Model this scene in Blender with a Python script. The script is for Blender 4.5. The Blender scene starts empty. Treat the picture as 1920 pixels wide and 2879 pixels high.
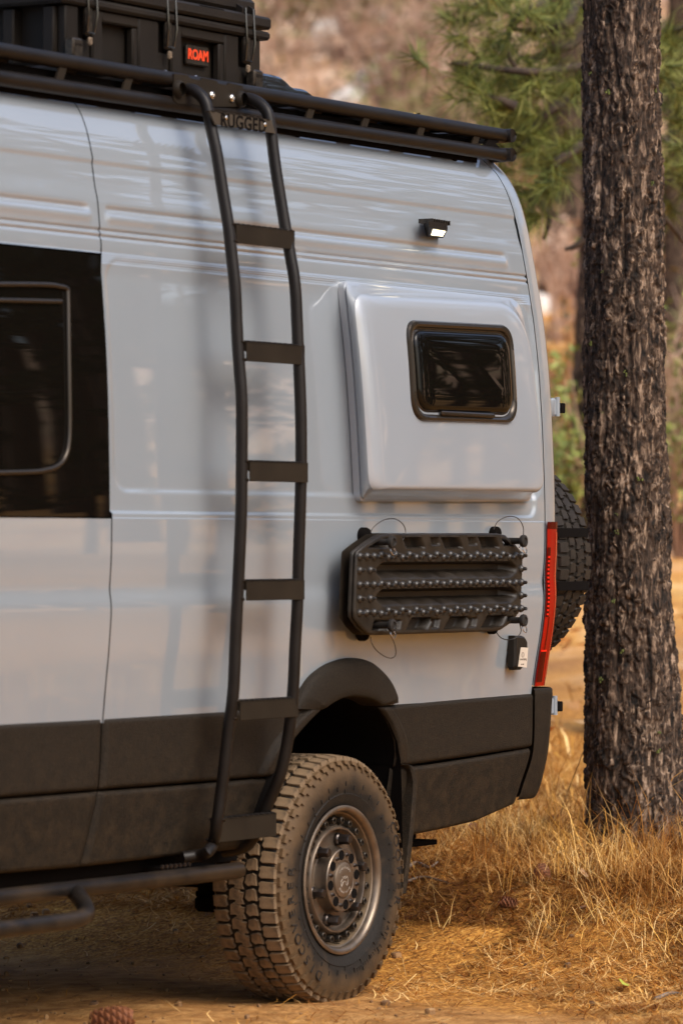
import bpy, math, random
import numpy as np
from mathutils import Vector, Matrix, kdtree
PI = math.pi
rng = np.random.default_rng(7); random.seed(7)
SC = bpy.context.scene
COL = SC.collection
# ---------------------------------------------------------------- camera
TH = math.radians(31.2)
FOC = 12170.0; DIST = 13.27; CZ = 1.402
F = np.array([math.cos(TH), math.sin(TH), 0.0]); R = np.array([math.sin(TH), -math.cos(TH), 0.0])
CAM = -DIST*F + np.array([0, 0, CZ])
cam = bpy.data.cameras.new('camera'); cam_o = bpy.data.objects.new('camera', cam); COL.objects.link(cam_o)
cam_o.location = CAM; cam_o.rotation_euler = (PI/2, 0, TH-PI/2)
cam.sensor_fit = 'VERTICAL'; cam.sensor_height = 36.0; cam.sensor_width = 24.0
cam.lens = FOC/2879*36; cam.shift_y = 89.5/2879
cam.clip_start = 0.5; cam.clip_end = 3000
cam.dof.use_dof = True; cam.dof.focus_distance = 14.15; cam.dof.aperture_fstop = 3.3
SC.camera = cam_o
# ---------------------------------------------------------------- world, sun, exposure
w = bpy.data.worlds.new('World'); SC.world = w; w.use_nodes = True
nt = w.node_tree; bg = nt.nodes['Background']
sky = nt.nodes.new('ShaderNodeTexSky'); sky.sky_type = 'NISHITA'; sky.sun_disc = False
SUN_EL, SUN_AZ = math.radians(46), math.radians(-103)      # azimuth of the sun in the xy plane, from +x
sky.sun_elevation = SUN_EL; sky.sun_rotation = PI/2-SUN_AZ
sky.air_density = 1.0; sky.dust_density = 5.5; sky.ozone_density = 2.8
nt.links.new(sky.outputs[0], bg.inputs[0]); bg.inputs[1].default_value = 0.15
sun = bpy.data.lights.new('sun', 'SUN'); sun.energy = 0.75; sun.angle = math.radians(34); sun.color = (1, 0.95, 0.88)
sun_o = bpy.data.objects.new('sun', sun); COL.objects.link(sun_o)
sd = Vector((math.cos(SUN_EL)*math.cos(SUN_AZ), math.cos(SUN_EL)*math.sin(SUN_AZ), math.sin(SUN_EL)))
sun_o.rotation_euler = sd.to_track_quat('Z', 'Y').to_euler()
SC.view_settings.view_transform = 'Standard'; SC.view_settings.look = 'None'
SC.view_settings.gamma = 1; SC.view_settings.exposure = 0.70
SC.view_settings.use_curve_mapping = False
# ---------------------------------------------------------------- helpers: measured points -> places on known planes
def ray(u, v): return F + R*((u-960)/FOC) + np.array([0, 0, (1529-v)/FOC])
def onY(u, v, y): r = ray(u, v); return CAM + r*((y-CAM[1])/r[1])
def onX(u, v, x): r = ray(u, v); return CAM + r*((x-CAM[0])/r[0])
def onD(u, v, d): return CAM + ray(u, v)*d
def S(t): t = np.clip(t, 0, 1); return t*t*(3-2*t)
def place(d, l): return CAM[:2] + F[:2]*d + R[:2]*l

def pchip(xs, ys):
    xs = np.array(xs, float); ys = np.array(ys, float); h = np.diff(xs); dl = np.diff(ys)/h
    m = np.zeros(len(xs)); m[0] = dl[0]; m[-1] = dl[-1]
    for i in range(1, len(xs)-1):
        if dl[i-1]*dl[i] > 0:
            w1 = 2*h[i]+h[i-1]; w2 = h[i]+2*h[i-1]; m[i] = (w1+w2)/(w1/dl[i-1]+w2/dl[i])
    def f(x):
        x = np.clip(np.asarray(x, float), xs[0], xs[-1]); i = np.clip(np.searchsorted(xs, x)-1, 0, len(xs)-2)
        t = (x-xs[i])/h[i]
        return ((1+2*t)*(1-t)**2)*ys[i] + t*(1-t)**2*h[i]*m[i] + t*t*(3-2*t)*ys[i+1] + t*t*(t-1)*h[i]*m[i+1]
    return f
def smoothpath(pts, n=8):
    P = np.array(pts, float); out = []
    Q = np.vstack([2*P[0]-P[1], P, 2*P[-1]-P[-2]])
    for i in range(1, len(Q)-2):
        p0, p1, p2, p3 = Q[i-1:i+3]
        for k in range(n):
            t = k/n
            out.append(.5*((2*p1)+(-p0+p2)*t+(2*p0-5*p1+4*p2-p3)*t*t+(-p0+3*p1-3*p2+p3)*t**3))
    out.append(P[-1]); return np.array(out)
# ---------------------------------------------------------------- mesh builder
class MB:
    def __init__(s): s.v = []; s.f = []; s.n = 0
    def add(s, V, Fc):
        V = np.asarray(V, float).reshape(-1, 3); o = s.n; s.v.append(V); s.n += len(V)
        s.f.extend([tuple(int(i)+o for i in q) for q in Fc]); return s
    def grid(s, P, mask=None, closed_u=False, closed_v=False, flip=False):
        P = np.asarray(P, float); a, b = P.shape[:2]; fs = []
        for i in range(a if closed_u else a-1):
            i2 = (i+1) % a
            for j in range(b if closed_v else b-1):
                if mask is not None and not mask[i, j]: continue
                j2 = (j+1) % b; q = (i*b+j, i*b+j2, i2*b+j2, i2*b+j)
                fs.append(q[::-1] if flip else q)
        return s.add(P.reshape(-1, 3), fs)
    def box(s, c, size, rot=None, bev=0.0):
        hx, hy, hz = [q/2 for q in size]
        if bev <= 0:
            V = np.array([(x, y, z) for x in (-hx, hx) for y in (-hy, hy) for z in (-hz, hz)])
            Fc = [(0, 1, 3, 2), (4, 6, 7, 5), (0, 4, 5, 1), (2, 3, 7, 6), (0, 2, 6, 4), (1, 5, 7, 3)]
        else:
            V = []; b = min(bev, hx*.9, hy*.9, hz*.9)
            for x in (-1, 1):
                for y in (-1, 1):
                    for z in (-1, 1):
                        V += [(x*hx, y*(hy-b), z*(hz-b)), (x*(hx-b), y*hy, z*(hz-b)), (x*(hx-b), y*(hy-b), z*hz)]
            V = np.array(V); I = lambda x, y, z, k: ((x*2+y)*2+z)*3+k
            Fc = [(I(0,0,0,0),I(0,0,1,0),I(0,1,1,0),I(0,1,0,0)), (I(1,0,0,0),I(1,1,0,0),I(1,1,1,0),I(1,0,1,0)),
                  (I(0,0,0,1),I(1,0,0,1),I(1,0,1,1),I(0,0,1,1)), (I(0,1,0,1),I(0,1,1,1),I(1,1,1,1),I(1,1,0,1)),
                  (I(0,0,0,2),I(0,1,0,2),I(1,1,0,2),I(1,0,0,2)), (I(0,0,1,2),I(1,0,1,2),I(1,1,1,2),I(0,1,1,2))]
            for x in (0, 1):
                for y in (0, 1): Fc.append((I(x,y,0,0),I(x,y,1,0),I(x,y,1,1),I(x,y,0,1)))
                for z in (0, 1): Fc.append((I(x,0,z,0),I(x,1,z,0),I(x,1,z,2),I(x,0,z,2)))
            for y in (0, 1):
                for z in (0, 1): Fc.append((I(0,y,z,1),I(1,y,z,1),I(1,y,z,2),I(0,y,z,2)))
            for x in (0, 1):
                for y in (0, 1):
                    for z in (0, 1): Fc.append((I(x,y,z,0),I(x,y,z,1),I(x,y,z,2)))
        if rot is not None: V = V @ np.array(rot).T
        return s.add(V+np.asarray(c, float), Fc)
    def tube(s, pts, r, seg=10, caps=True, closed=False):
        P = np.asarray(pts, float); n = len(P); r = np.broadcast_to(np.asarray(r, float), (n,))
        T = np.gradient(P, axis=0) if not closed else np.roll(P, -1, 0)-np.roll(P, 1, 0)
        T /= np.linalg.norm(T, axis=1)[:, None]+1e-12
        a = np.array([0, 0, 1.0]) if abs(T[0][2]) < .9 else np.array([1.0, 0, 0])
        N = np.cross(T[0], a); N /= np.linalg.norm(N); rings = []
        for i in range(n):
            N = N-T[i]*N.dot(T[i]); N /= np.linalg.norm(N)+1e-12; B = np.cross(T[i], N)
            an = np.arange(seg)*2*PI/seg
            rings.append(P[i]+r[i]*(np.cos(an)[:, None]*N+np.sin(an)[:, None]*B))
        o = s.n; s.grid(np.array(rings), closed_v=True, closed_u=closed)
        if caps and not closed:
            s.f.append(tuple(range(o, o+seg))[::-1]); s.f.append(tuple(range(o+(n-1)*seg, o+n*seg)))
        return s
    def prism(s, poly, dvec, inset=0.0):
        P = np.asarray(poly, float); n = len(P); d = np.asarray(dvec, float); c = P.mean(0)
        if inset > 0:
            L = np.linalg.norm(d); m = d*(1-inset/L)
            Q = P+m; T = P+d; T = T+(c+d-T)/np.linalg.norm(c-P, axis=1)[:, None]*inset
            V = np.vstack([P, Q, T]); k = 3
        else: V = np.vstack([P, P+d]); k = 2
        fs = []
        for a in range(k-1):
            for i in range(n):
                j = (i+1) % n; fs.append((a*n+i, a*n+j, (a+1)*n+j, (a+1)*n+i))
        fs.append(tuple(range((k-1)*n, k*n))); fs.append(tuple(range(n))[::-1])
        return s.add(V, fs)
    def lathe(s, prof, seg=48, centre=(0, 0, 0), axis='y'):
        # prof: (radius, along)
        a = np.arange(seg)*2*PI/seg; P = []
        for r, h in prof:
            if axis == 'y': P.append(np.stack([r*np.cos(a), np.full(seg, h), r*np.sin(a)], 1))
            elif axis == 'x': P.append(np.stack([np.full(seg, h), r*np.cos(a), r*np.sin(a)], 1))
            else: P.append(np.stack([r*np.cos(a), r*np.sin(a), np.full(seg, h)], 1))
        return s.grid(np.array(P)+np.asarray(centre, float), closed_v=True)
    def mesh(s, name, off=(0, 0, 0), smooth=None):
        V = np.vstack(s.v)-np.asarray(off, float)
        me = bpy.data.meshes.new(name); me.from_pydata(V.tolist(), [], s.f); me.update()
        if smooth is not None:
            me.shade_smooth()
            if smooth < 180: me.set_sharp_from_angle(angle=math.radians(smooth))
        return me
def tri_mesh(name, V, T):
    me = bpy.data.meshes.new(name); n = len(T); k = T.shape[1]
    me.vertices.add(len(V)); me.vertices.foreach_set('co', np.asarray(V, np.float32).ravel())
    me.loops.add(n*k); me.loops.foreach_set('vertex_index', np.asarray(T, np.int32).ravel())
    me.polygons.add(n); me.polygons.foreach_set('loop_start', np.arange(0, n*k, k, dtype=np.int32))
    me.update(calc_edges=True); return me
ORG = {}
def wloc(o): return ORG.get(o.name, np.zeros(3)) if o is not None else np.zeros(3)
def tag(o, label=None, cat=None, group=None, kind=None):
    if label: o['label'] = label
    if cat: o['category'] = cat
    if group: o['group'] = group
    if kind: o['kind'] = kind
    return o
def thing(name, label, cat, loc, group=None):
    o = bpy.data.objects.new(name, None); COL.objects.link(o); o.empty_display_size = .1
    o.location = loc; ORG[o.name] = np.array(loc, float); return tag(o, label, cat, group)
def put(name, mb, mat, parent=None, smooth=40, at=None):
    """one mesh object; world-space builder data, origin at `at` (or the parent's)"""
    base = wloc(parent); org = base if at is None else np.asarray(at, float)
    me = mb if isinstance(mb, bpy.types.Mesh) else mb.mesh(name, org, smooth)
    o = bpy.data.objects.new(name, me); COL.objects.link(o)
    if mat is not None and not me.materials: me.materials.append(mat)
    if parent is not None: o.parent = parent
    o.location = org-base; ORG[o.name] = org.copy() if hasattr(org, 'copy') else org
    return o
def inst(src, parent, loc, rot=None, scale=None):
    o = src.copy(); COL.objects.link(o); o.parent = parent
    o.location = np.asarray(loc, float)-wloc(parent)
    if rot is not None: o.rotation_euler = rot
    if scale is not None: o.scale = scale
    ORG[o.name] = np.asarray(loc, float); return o
def text_mb(body, size, extrude, xf, align='CENTER', mb=None, bevel=0.0, spacing=1.0, bold=0.0):
    cu = bpy.data.curves.new('lettering', 'FONT'); cu.body = body; cu.size = size; cu.extrude = extrude
    cu.align_x = align; cu.align_y = 'CENTER'; cu.bevel_depth = bevel; cu.space_character = spacing; cu.resolution_u = 3; cu.offset = bold*size
    o = bpy.data.objects.new('lettering', cu); COL.objects.link(o)
    dg = bpy.context.evaluated_depsgraph_get(); ev = o.evaluated_get(dg); me = ev.to_mesh()
    V = np.array([v.co[:] for v in me.vertices]); Fc = [tuple(p.vertices) for p in me.polygons]
    ev.to_mesh_clear(); bpy.data.objects.remove(o); bpy.data.curves.remove(cu)
    mb = mb or MB(); mb.add(np.array([xf(p) for p in V]), Fc); return mb
# ---------------------------------------------------------------- materials
def mat(name, c, c2=None, scale=8.0, rough=.6, metal=0.0, coat=0.0, coat_rough=.03, bump=0.0, bscale=60.0, stretch=(1, 1, 1),
        detail=5.0, lo=.35, hi=.65, spec=.5, rvar=0.0, c3=None, island=False, emit=None, transm=0.0, distort=0.0, coat_ior=1.5, patch=None):
    m = bpy.data.materials.new(name); m.use_nodes = True; t = m.node_tree; b = t.nodes['Principled BSDF']
    L = t.links.new
    b.inputs['Base Color'].default_value = (*c, 1); b.inputs['Roughness'].default_value = rough; b.inputs['Metallic'].default_value = metal
    b.inputs['Coat Weight'].default_value = coat; b.inputs['Coat Roughness'].default_value = coat_rough; b.inputs['Coat IOR'].default_value = coat_ior
    b.inputs['Specular IOR Level'].default_value = spec; b.inputs['Transmission Weight'].default_value = transm
    if emit: b.inputs['Emission Color'].default_value = (*emit[0], 1); b.inputs['Emission Strength'].default_value = emit[1]
    tc = t.nodes.new('ShaderNodeTexCoord'); mp = t.nodes.new('ShaderNodeMapping'); L(tc.outputs['Object'], mp.inputs[0])
    mp.inputs['Scale'].default_value = stretch
    if c2 is not None:
        rp = t.nodes.new('ShaderNodeValToRGB'); rp.color_ramp.elements[0].color = (*c, 1); rp.color_ramp.elements[1].color = (*c2, 1)
        if island:
            g = t.nodes.new('ShaderNodeNewGeometry'); L(g.outputs['Random Per Island'], rp.inputs[0])
            rp.color_ramp.elements[0].position = 0; rp.color_ramp.elements[1].position = 1
        else:
            n = t.nodes.new('ShaderNodeTexNoise'); n.inputs['Scale'].default_value = scale; n.inputs['Detail'].default_value = detail
            n.inputs['Distortion'].default_value = distort
            L(mp.outputs[0], n.inputs[0]); L(n.outputs[0], rp.inputs[0])
            rp.color_ramp.elements[0].position = lo; rp.color_ramp.elements[1].position = hi
            if rvar:
                mr = t.nodes.new('ShaderNodeMapRange'); L(n.outputs[0], mr.inputs[0]); mr.inputs[1].default_value = .3; mr.inputs[2].default_value = .7
                mr.inputs[3].default_value = rough-rvar; mr.inputs[4].default_value = rough+rvar; L(mr.outputs[0], b.inputs['Roughness'])
        if c3 is not None:
            e = rp.color_ramp.elements.new((rp.color_ramp.elements[0].position+rp.color_ramp.elements[-1].position)/2); e.color = (*c3, 1)
        if patch:
            n4 = t.nodes.new('ShaderNodeTexNoise'); n4.inputs['Scale'].default_value = patch[0]; n4.inputs['Detail'].default_value = 4; L(tc.outputs['Object'], n4.inputs[0])
            m4 = t.nodes.new('ShaderNodeMapRange'); L(n4.outputs[0], m4.inputs[0]); m4.inputs[1].default_value = .40; m4.inputs[2].default_value = .60
            x4 = t.nodes.new('ShaderNodeMix'); x4.data_type = 'RGBA'; x4.blend_type = 'MULTIPLY'; x4.inputs[0].default_value = 1; L(rp.outputs[0], x4.inputs[6])
            r4 = t.nodes.new('ShaderNodeValToRGB'); r4.color_ramp.elements[0].color = (*patch[1], 1); r4.color_ramp.elements[1].color = (1, 1, 1, 1); L(m4.outputs[0], r4.inputs[0]); L(r4.outputs[0], x4.inputs[7])
            L(x4.outputs[2], b.inputs['Base Color'])
        else: L(rp.outputs[0], b.inputs['Base Color'])
    if bump:
        n2 = t.nodes.new('ShaderNodeTexNoise'); n2.inputs['Scale'].default_value = bscale; n2.inputs['Detail'].default_value = 4
        L(mp.outputs[0], n2.inputs[0]); bp = t.nodes.new('ShaderNodeBump'); bp.inputs['Strength'].default_value = bump
        bp.inputs['Distance'].default_value = .004; L(n2.outputs[0], bp.inputs['Height']); L(bp.outputs[0], b.inputs['Normal'])
    return m
PAINT = mat('van_paint', (.240, .270, .297), (.253, .284, .311), scale=1.5, rough=.35, coat=1.0, coat_rough=.012, coat_ior=2.25, bump=.22, bscale=2.6)
DARKIN = mat('dark_inside', (.006, .005, .0045), rough=.95, spec=.05)
CLAD = mat('textured_cladding', (.0110, .0080, .0051), (.033, .0245, .0155), scale=230, rough=.62, bump=.7, bscale=300, spec=.17, lo=.42, hi=.82, detail=3)
TUBE = mat('powder_coated_tube', (.0075, .0058, .0048), (.011, .0086, .0070), scale=12, rough=.42, bump=.10, bscale=500, rvar=.05, spec=.22)
PLATE = mat('powder_coated_plate', (.014, .0102, .0063), (.020, .0148, .0092), scale=9, rough=.55, bump=.2, bscale=500, spec=.16)
PLATE_LIT = mat('lit_plate_coating', (.040, .031, .021), (.052, .041, .029), scale=40, rough=.55, bump=.2, bscale=500, spec=.25)  # plate coat lightened to stand in for light on the name plate
CASE = mat('moulded_case_plastic', (.010, .0078, .006), (.0145, .0112, .008), scale=6, rough=.5, bump=.3, bscale=350, spec=.2)
BOARDM = mat('recovery_board_plastic', (.012, .0090, .0062), (.023, .0172, .0115), scale=14, rough=.45, bump=.15, bscale=220, rvar=.08, spec=.3)
STUDM = mat('stud_plastic', (.022, .020, .018), (.05, .043, .035), scale=60, rough=.33, rvar=.08)
BLACKG = mat('gloss_black', (.012, .011, .010), rough=.10, coat=.6)
RUBBER = mat('black_rubber', (.014, .012, .010), (.022, .018, .015), scale=20, rough=.62, spec=.3)
GLASS = mat('tinted_glass', (.004, .0032, .0025), rough=.012, spec=.28)
FRAMEM = mat('bronze_frame', (.05, .04, .03), rough=.22, metal=.6)
ALU = mat('bright_metal', (.75, .72, .68), rough=.25, metal=1.0)
CHALK = mat('worn_latch_tip', (.19, .135, .085), (.07, .05, .033), scale=200, rough=.8)
ORANGE = mat('orange_lettering', (.72, .055, .010), rough=.5)
RIM = mat('rim_bronze', (.15, .118, .09), (.23, .175, .125), scale=16, rough=.36, metal=.75, rvar=.08)
RIMD = mat('rim_dusty', (.13, .088, .05), (.20, .14, .08), scale=25, rough=.6, metal=.35)
BOLT = mat('bolt_black', (.022, .019, .016), (.06, .048, .036), scale=80, rough=.35, metal=.5)
LUG = mat('lug_nut', (.07, .06, .055), rough=.3, metal=.85)
ENGR = mat('etched_mark', (.42, .37, .31), rough=.5, metal=.3)
CABLE = mat('steel_cable', (.05, .045, .04), rough=.4, metal=.6)
LIT = mat('lit_led', (1, .95, .8), rough=.3, emit=((1, .86, .55), 1.9))
RED = mat('red_lens', (.20, .003, .0015), (.32, .006, .002), scale=7, rough=.22, spec=.12, stretch=(1, 1, .25))
REDD = mat('red_lens_dark', (.06, .002, .001), rough=.25, spec=.06)
REDL = mat('red_reflector', (.75, .012, .006), rough=.2, spec=.2)
ORLENS = mat('amber_edge_lens', (.42, .030, .008), rough=.2, spec=.3)
DECAL = mat('pale_label', (.55, .47, .38), rough=.4)
PRINT = mat('printed_mark', (.08, .06, .045), rough=.6)
HINGE = mat('hinge_paint', (.24, .27, .30), rough=.3, coat=.6)
def add_dust(m, col, z0, z1, amt, sc=5.0):
    t = m.node_tree; b = t.nodes['Principled BSDF']; L = t.links.new; src = b.inputs['Base Color'].links[0].from_socket
    g = t.nodes.new('ShaderNodeNewGeometry'); s = t.nodes.new('ShaderNodeSeparateXYZ'); L(g.outputs['Position'], s.inputs[0])
    a = t.nodes.new('ShaderNodeMapRange'); L(s.outputs[2], a.inputs[0]); a.inputs[1].default_value = z0; a.inputs[2].default_value = z1; a.inputs[3].default_value = 1; a.inputs[4].default_value = 0
    n = t.nodes.new('ShaderNodeTexNoise'); n.inputs['Scale'].default_value = sc; n.inputs['Detail'].default_value = 9; n.inputs['Roughness'].default_value = .65; L(g.outputs['Position'], n.inputs[0])
    k = t.nodes.new('ShaderNodeMapRange'); L(n.outputs[0], k.inputs[0]); k.inputs[1].default_value = .42; k.inputs[2].default_value = .72; k.inputs[4].default_value = amt
    p = t.nodes.new('ShaderNodeMath'); p.operation = 'MULTIPLY'; p.use_clamp = True; L(a.outputs[0], p.inputs[0]); L(k.outputs[0], p.inputs[1])
    x = t.nodes.new('ShaderNodeMix'); x.data_type = 'RGBA'; L(p.outputs[0], x.inputs[0]); L(src, x.inputs[6]); x.inputs[7].default_value = (*col, 1); L(x.outputs[2], b.inputs['Base Color'])
add_dust(CLAD, (.17, .105, .050), .45, .95, .17, 24.0)
add_dust(TUBE, (.17, .105, .050), .35, .60, .30)
# tyre: black rubber with dust on the tread and shoulder
def tyre_mat(name, dust, r0=.27, r1=.365, centre_axis='y'):
    m = mat(name, (.013, .0115, .010), rough=.62, spec=.22); t = m.node_tree; b = t.nodes['Principled BSDF']; L = t.links.new
    tc = t.nodes.new('ShaderNodeTexCoord'); sx = t.nodes.new('ShaderNodeSeparateXYZ'); cx = t.nodes.new('ShaderNodeCombineXYZ')
    L(tc.outputs['Object'], sx.inputs[0])
    L(sx.outputs[0 if centre_axis == 'y' else 1], cx.inputs[0]); L(sx.outputs[2], cx.inputs[1])
    ln = t.nodes.new('ShaderNodeVectorMath'); ln.operation = 'LENGTH'; L(cx.outputs[0], ln.inputs[0])
    mr = t.nodes.new('ShaderNodeMapRange'); L(ln.outputs['Value'], mr.inputs[0]); mr.inputs[1].default_value = r0; mr.inputs[2].default_value = r1
    gt = t.nodes.new('ShaderNodeMath'); gt.operation = 'LESS_THAN'; L(ln.outputs['Value'], gt.inputs[0]); gt.inputs[1].default_value = .3705
    n = t.nodes.new('ShaderNodeTexNoise'); n.inputs['Scale'].default_value = 14; n.inputs['Detail'].default_value = 6; L(tc.outputs['Object'], n.inputs[0])
    ad = t.nodes.new('ShaderNodeMath'); ad.operation = 'MULTIPLY_ADD'; L(n.outputs[0], ad.inputs[0]); ad.inputs[1].default_value = 1.1; ad.inputs[2].default_value = -.62
    a2 = t.nodes.new('ShaderNodeMath'); a2.operation = 'ADD'; a2.use_clamp = True; L(mr.outputs[0], a2.inputs[0]); L(ad.outputs[0], a2.inputs[1])
    a3 = t.nodes.new('ShaderNodeMath'); a3.operation = 'MULTIPLY'; L(a2.outputs[0], a3.inputs[0]); a4 = t.nodes.new('ShaderNodeMath'); a4.operation = 'MULTIPLY'; L(gt.outputs[0], a4.inputs[0]); a4.inputs[1].default_value = dust; L(a4.outputs[0], a3.inputs[1])
    mx = t.nodes.new('ShaderNodeMix'); mx.data_type = 'RGBA'; L(a3.outputs[0], mx.inputs[0])
    mx.inputs[6].default_value = (.015, .0125, .010, 1); mx.inputs[7].default_value = (.19, .112, .050, 1)
    L(mx.outputs[2], b.inputs['Base Color'])
    n3 = t.nodes.new('ShaderNodeTexNoise'); n3.inputs['Scale'].default_value = 160; L(tc.outputs['Object'], n3.inputs[0])
    bp = t.nodes.new('ShaderNodeBump'); bp.inputs['Strength'].default_value = .3; bp.inputs['Distance'].default_value = .003
    L(n3.outputs[0], bp.inputs['Height']); L(bp.outputs[0], b.inputs['Normal'])
    return m
TYRE = tyre_mat('dusty_tyre', .62)
BLOCKM = mat('dusty_tread_rubber', (.085, .056, .031), (.20, .130, .068), scale=30, rough=.8, bump=.4, bscale=150, detail=6)
SPTYRE = tyre_mat('spare_tyre_rubber', .10, centre_axis='x')
SPBLOCK = mat('spare_tread_rubber', (.016, .0125, .0095), (.028, .022, .016), scale=30, rough=.6, spec=.25, bump=.2, bscale=150)
# ================================================================ VAN
Y0 = -0.03; YC = 0.97
prof = pchip([.40, .489, .62, .716, .864, .911, 1.00, 1.133, 1.237, 1.298, 1.38, 1.495, 1.74, 1.923, 2.113, 2.22, 2.287, 2.41, 2.48, 2.556, 2.62, 2.664],
             [.115, .095, .065, .047, .034, .030, .021, .007, .001, .0045, .001, .000, .0035, .0105, .0245, .034, .040, .053, .064, .082, .108, .142])
X0 = onY(315, 1461, Y0)[0]                     # shut line of the sliding door
XG = onY(1531, 1472, Y0)[0]                    # shut line in front of the rear pillar
RW = 0.372                                     # wheel centre height
lean = pchip([.45, .93, 1.2, 1.47, 1.8, 2.09, 2.27, 2.35, 2.55, 2.65, 2.70, 2.735, 2.77], [.06, .035, .006, 0, .010, .025, .05, .065, .105, .15, .20, .28, .45])
def pin(z): return prof(z)
def sdrr(x, z, x0, x1, z0, z1, r):             # signed distance to a rounded rectangle
    cx, cz, hx, hz = (x0+x1)/2, (z0+z1)/2, (x1-x0)/2-r, (z1-z0)/2-r
    qx = np.abs(x-cx)-hx; qz = np.abs(z-cz)-hz
    return np.sqrt(np.maximum(qx, 0)**2+np.maximum(qz, 0)**2)+np.minimum(np.maximum(qx, qz), 0)-r
XB_END = onY(1438, 730, Y0+.045)[0]; XB_ST = onY(303, 585, Y0+.05)[0]; XBD_END = onY(239, 579, Y0+.05)[0]
XR_TOP = onY(1500, 900, Y0+.02)[0]; XR_BELT = onY(1507, 1440, Y0)[0]
def crease(x, z):
    o = np.zeros(np.broadcast(x, z).shape)
    o += .0052*(S((2.487-z)/.018)) - .0052*S((2.42-z)/.06)            # upper swage
    for xa, xb in ((-5, XBD_END), (XB_ST, XB_END)):
        dx = np.maximum(np.maximum(xa-x, x-xb), 0); dz = z-2.345
        dd = np.sqrt(dx*dx+dz*dz); o += .0075*np.exp(-(dd/.009)**2)
        o -= .006*np.exp(-((z-2.322)/.016)**2)*S(1-dx/.03)
    for zc, dp in ((2.284, .006), (2.266, .005)): o += dp*np.exp(-((z-zc)/.0045)**2)   # roof joint
    o += .004*S((2.262-z)/.008)*S((z-2.215)/.006)*0
    rec = sdrr(x, z, X0+.02, XR_TOP+.03, 1.545, 2.213, .07)
    o += .0055*S(-rec/.014)
    rec2 = sdrr(x, z, -6, XR_BELT, 1.490, 2.0, .05)
    belt = S((z-1.484)/.010)*S(-sdrr(x, z, -6, XR_BELT, 1.484, 3.2, .045)/.012)
    fade = S((2.25-z)/.1)
    o += .009*belt*fade - .009*.0
    o += .004*np.exp(-((z-1.268)/.03)**2)
    return o
def ys(x, z): return Y0 + pin(z) + crease(x, z)
# wheel opening outlines, measured from the photograph
def pl(pts): return np.array([onY(u, v, Y0) for u, v in pts])[:, [0, 2]]
ARCH_OUT = smoothpath(np.c_[pl([(837, 1993), (872, 1917), (905, 1882), (944, 1860), (997, 1850), (1051, 1864), (1096, 1904), (1120, 1944), (1131, 1976)]), np.zeros(9)], 10)[:, :2]
ARCH_IN = smoothpath(np.c_[pl([(907, 1995), (922, 1982), (945, 1968), (963, 1961), (985, 1957), (1010, 1959), (1035, 1964), (1057, 1974), (1070, 1985)]), np.zeros(9)], 10)[:, :2]
def wheel_open(x, z):                          # True where painted side panel is cut away
    mid = (ARCH_OUT*.5+ARCH_IN*.5); zt = np.interp(x, mid[:, 0], mid[:, 1], left=-9, right=-9)
    return z < zt
van = thing('camper_van', 'pale grey high roofed camper van with black lower cladding and side window pod', 'van', (0, 1.0, 0))
# --- profile samples
zs = np.unique(np.concatenate([np.arange(.899, 2.664, .006), np.arange(1.47, 1.50, .0025), np.arange(2.25, 2.36, .003), np.arange(2.40, 2.50, .004), np.arange(2.195, 2.22, .003), [2.664]]))
def side_grid(x0, x1, z, dx=.009, off=0.0, leanR=False):
    n = max(2, int((x1-x0)/dx)); xs = np.linspace(x0, x1, n)
    Xg, Zg = np.meshgrid(xs, z); Y = ys(Xg, Zg)-off; X = Xg.copy()
    if leanR: X = Xg-lean(Zg)*S((Xg-(x1-.9))/.9)
    return np.stack([X, Y, Zg], 2), Xg, Zg
G, Xg, Zg = side_grid(X0+.003, XG-.003, zs, .009, leanR=True)
mask = ~wheel_open(Xg, Zg)[:-1, :-1]
mb = MB().grid(G, mask); put('side_panel', mb, PAINT, van, 180)
XF = -3.05
G, Xg, Zg = side_grid(XF, X0-.003, zs[zs < 1.4745], .012); mb = MB().grid(G)
# door lip along the gap
put('sliding_door', mb, PAINT, van, 180); door = [o for o in van.children if o.name.startswith('sliding_door')][0]
G, Xg, Zg = side_grid(XF, X0-.003, zs[zs > 2.2165], .012); put('door_top_panel', MB().grid(G), PAINT, door, 180)
zg = np.linspace(1.477, 2.214, 60); xg = np.linspace(XF+.3, X0-.005, 60); A, B = np.meshgrid(xg, zg)
YG = lambda z: Y0+prof(z)-.001+.004
glassP = np.stack([A, YG(B), B], 2)
mbg = MB().grid(glassP); put('side_window', mbg, GLASS, van, 180); gwin = bpy.data.objects['side_window']
put('window_surround', MB().grid(glassP+np.array([0, .03, 0])), DARKIN, gwin, 180)
# sliding pane frame on the glass
fr = [(-260, 800), (100, 800), (170, 806), (187, 812), (191, 830), (193, 950), (195, 1080), (196, 1180), (194, 1240), (186, 1280), (166, 1308), (130, 1322), (60, 1328), (-260, 1334)]
zf = 1.85
def on_glass(u, v, o=.006):
    y = Y0
    for _ in range(4): p = onY(u, v, y); y = YG(p[2])-o
    return onY(u, v, y)
mb = MB().tube(smoothpath([on_glass(u, v, .003) for u, v in fr], 6), .0075, 8); put('window_frame', mb, FRAMEM, gwin, 60)
mb = MB().tube([on_glass(-260, 838, .004), on_glass(172, 848, .003)], .007, 8); put('window_rail', mb, FRAMEM, gwin, 60)
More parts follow.
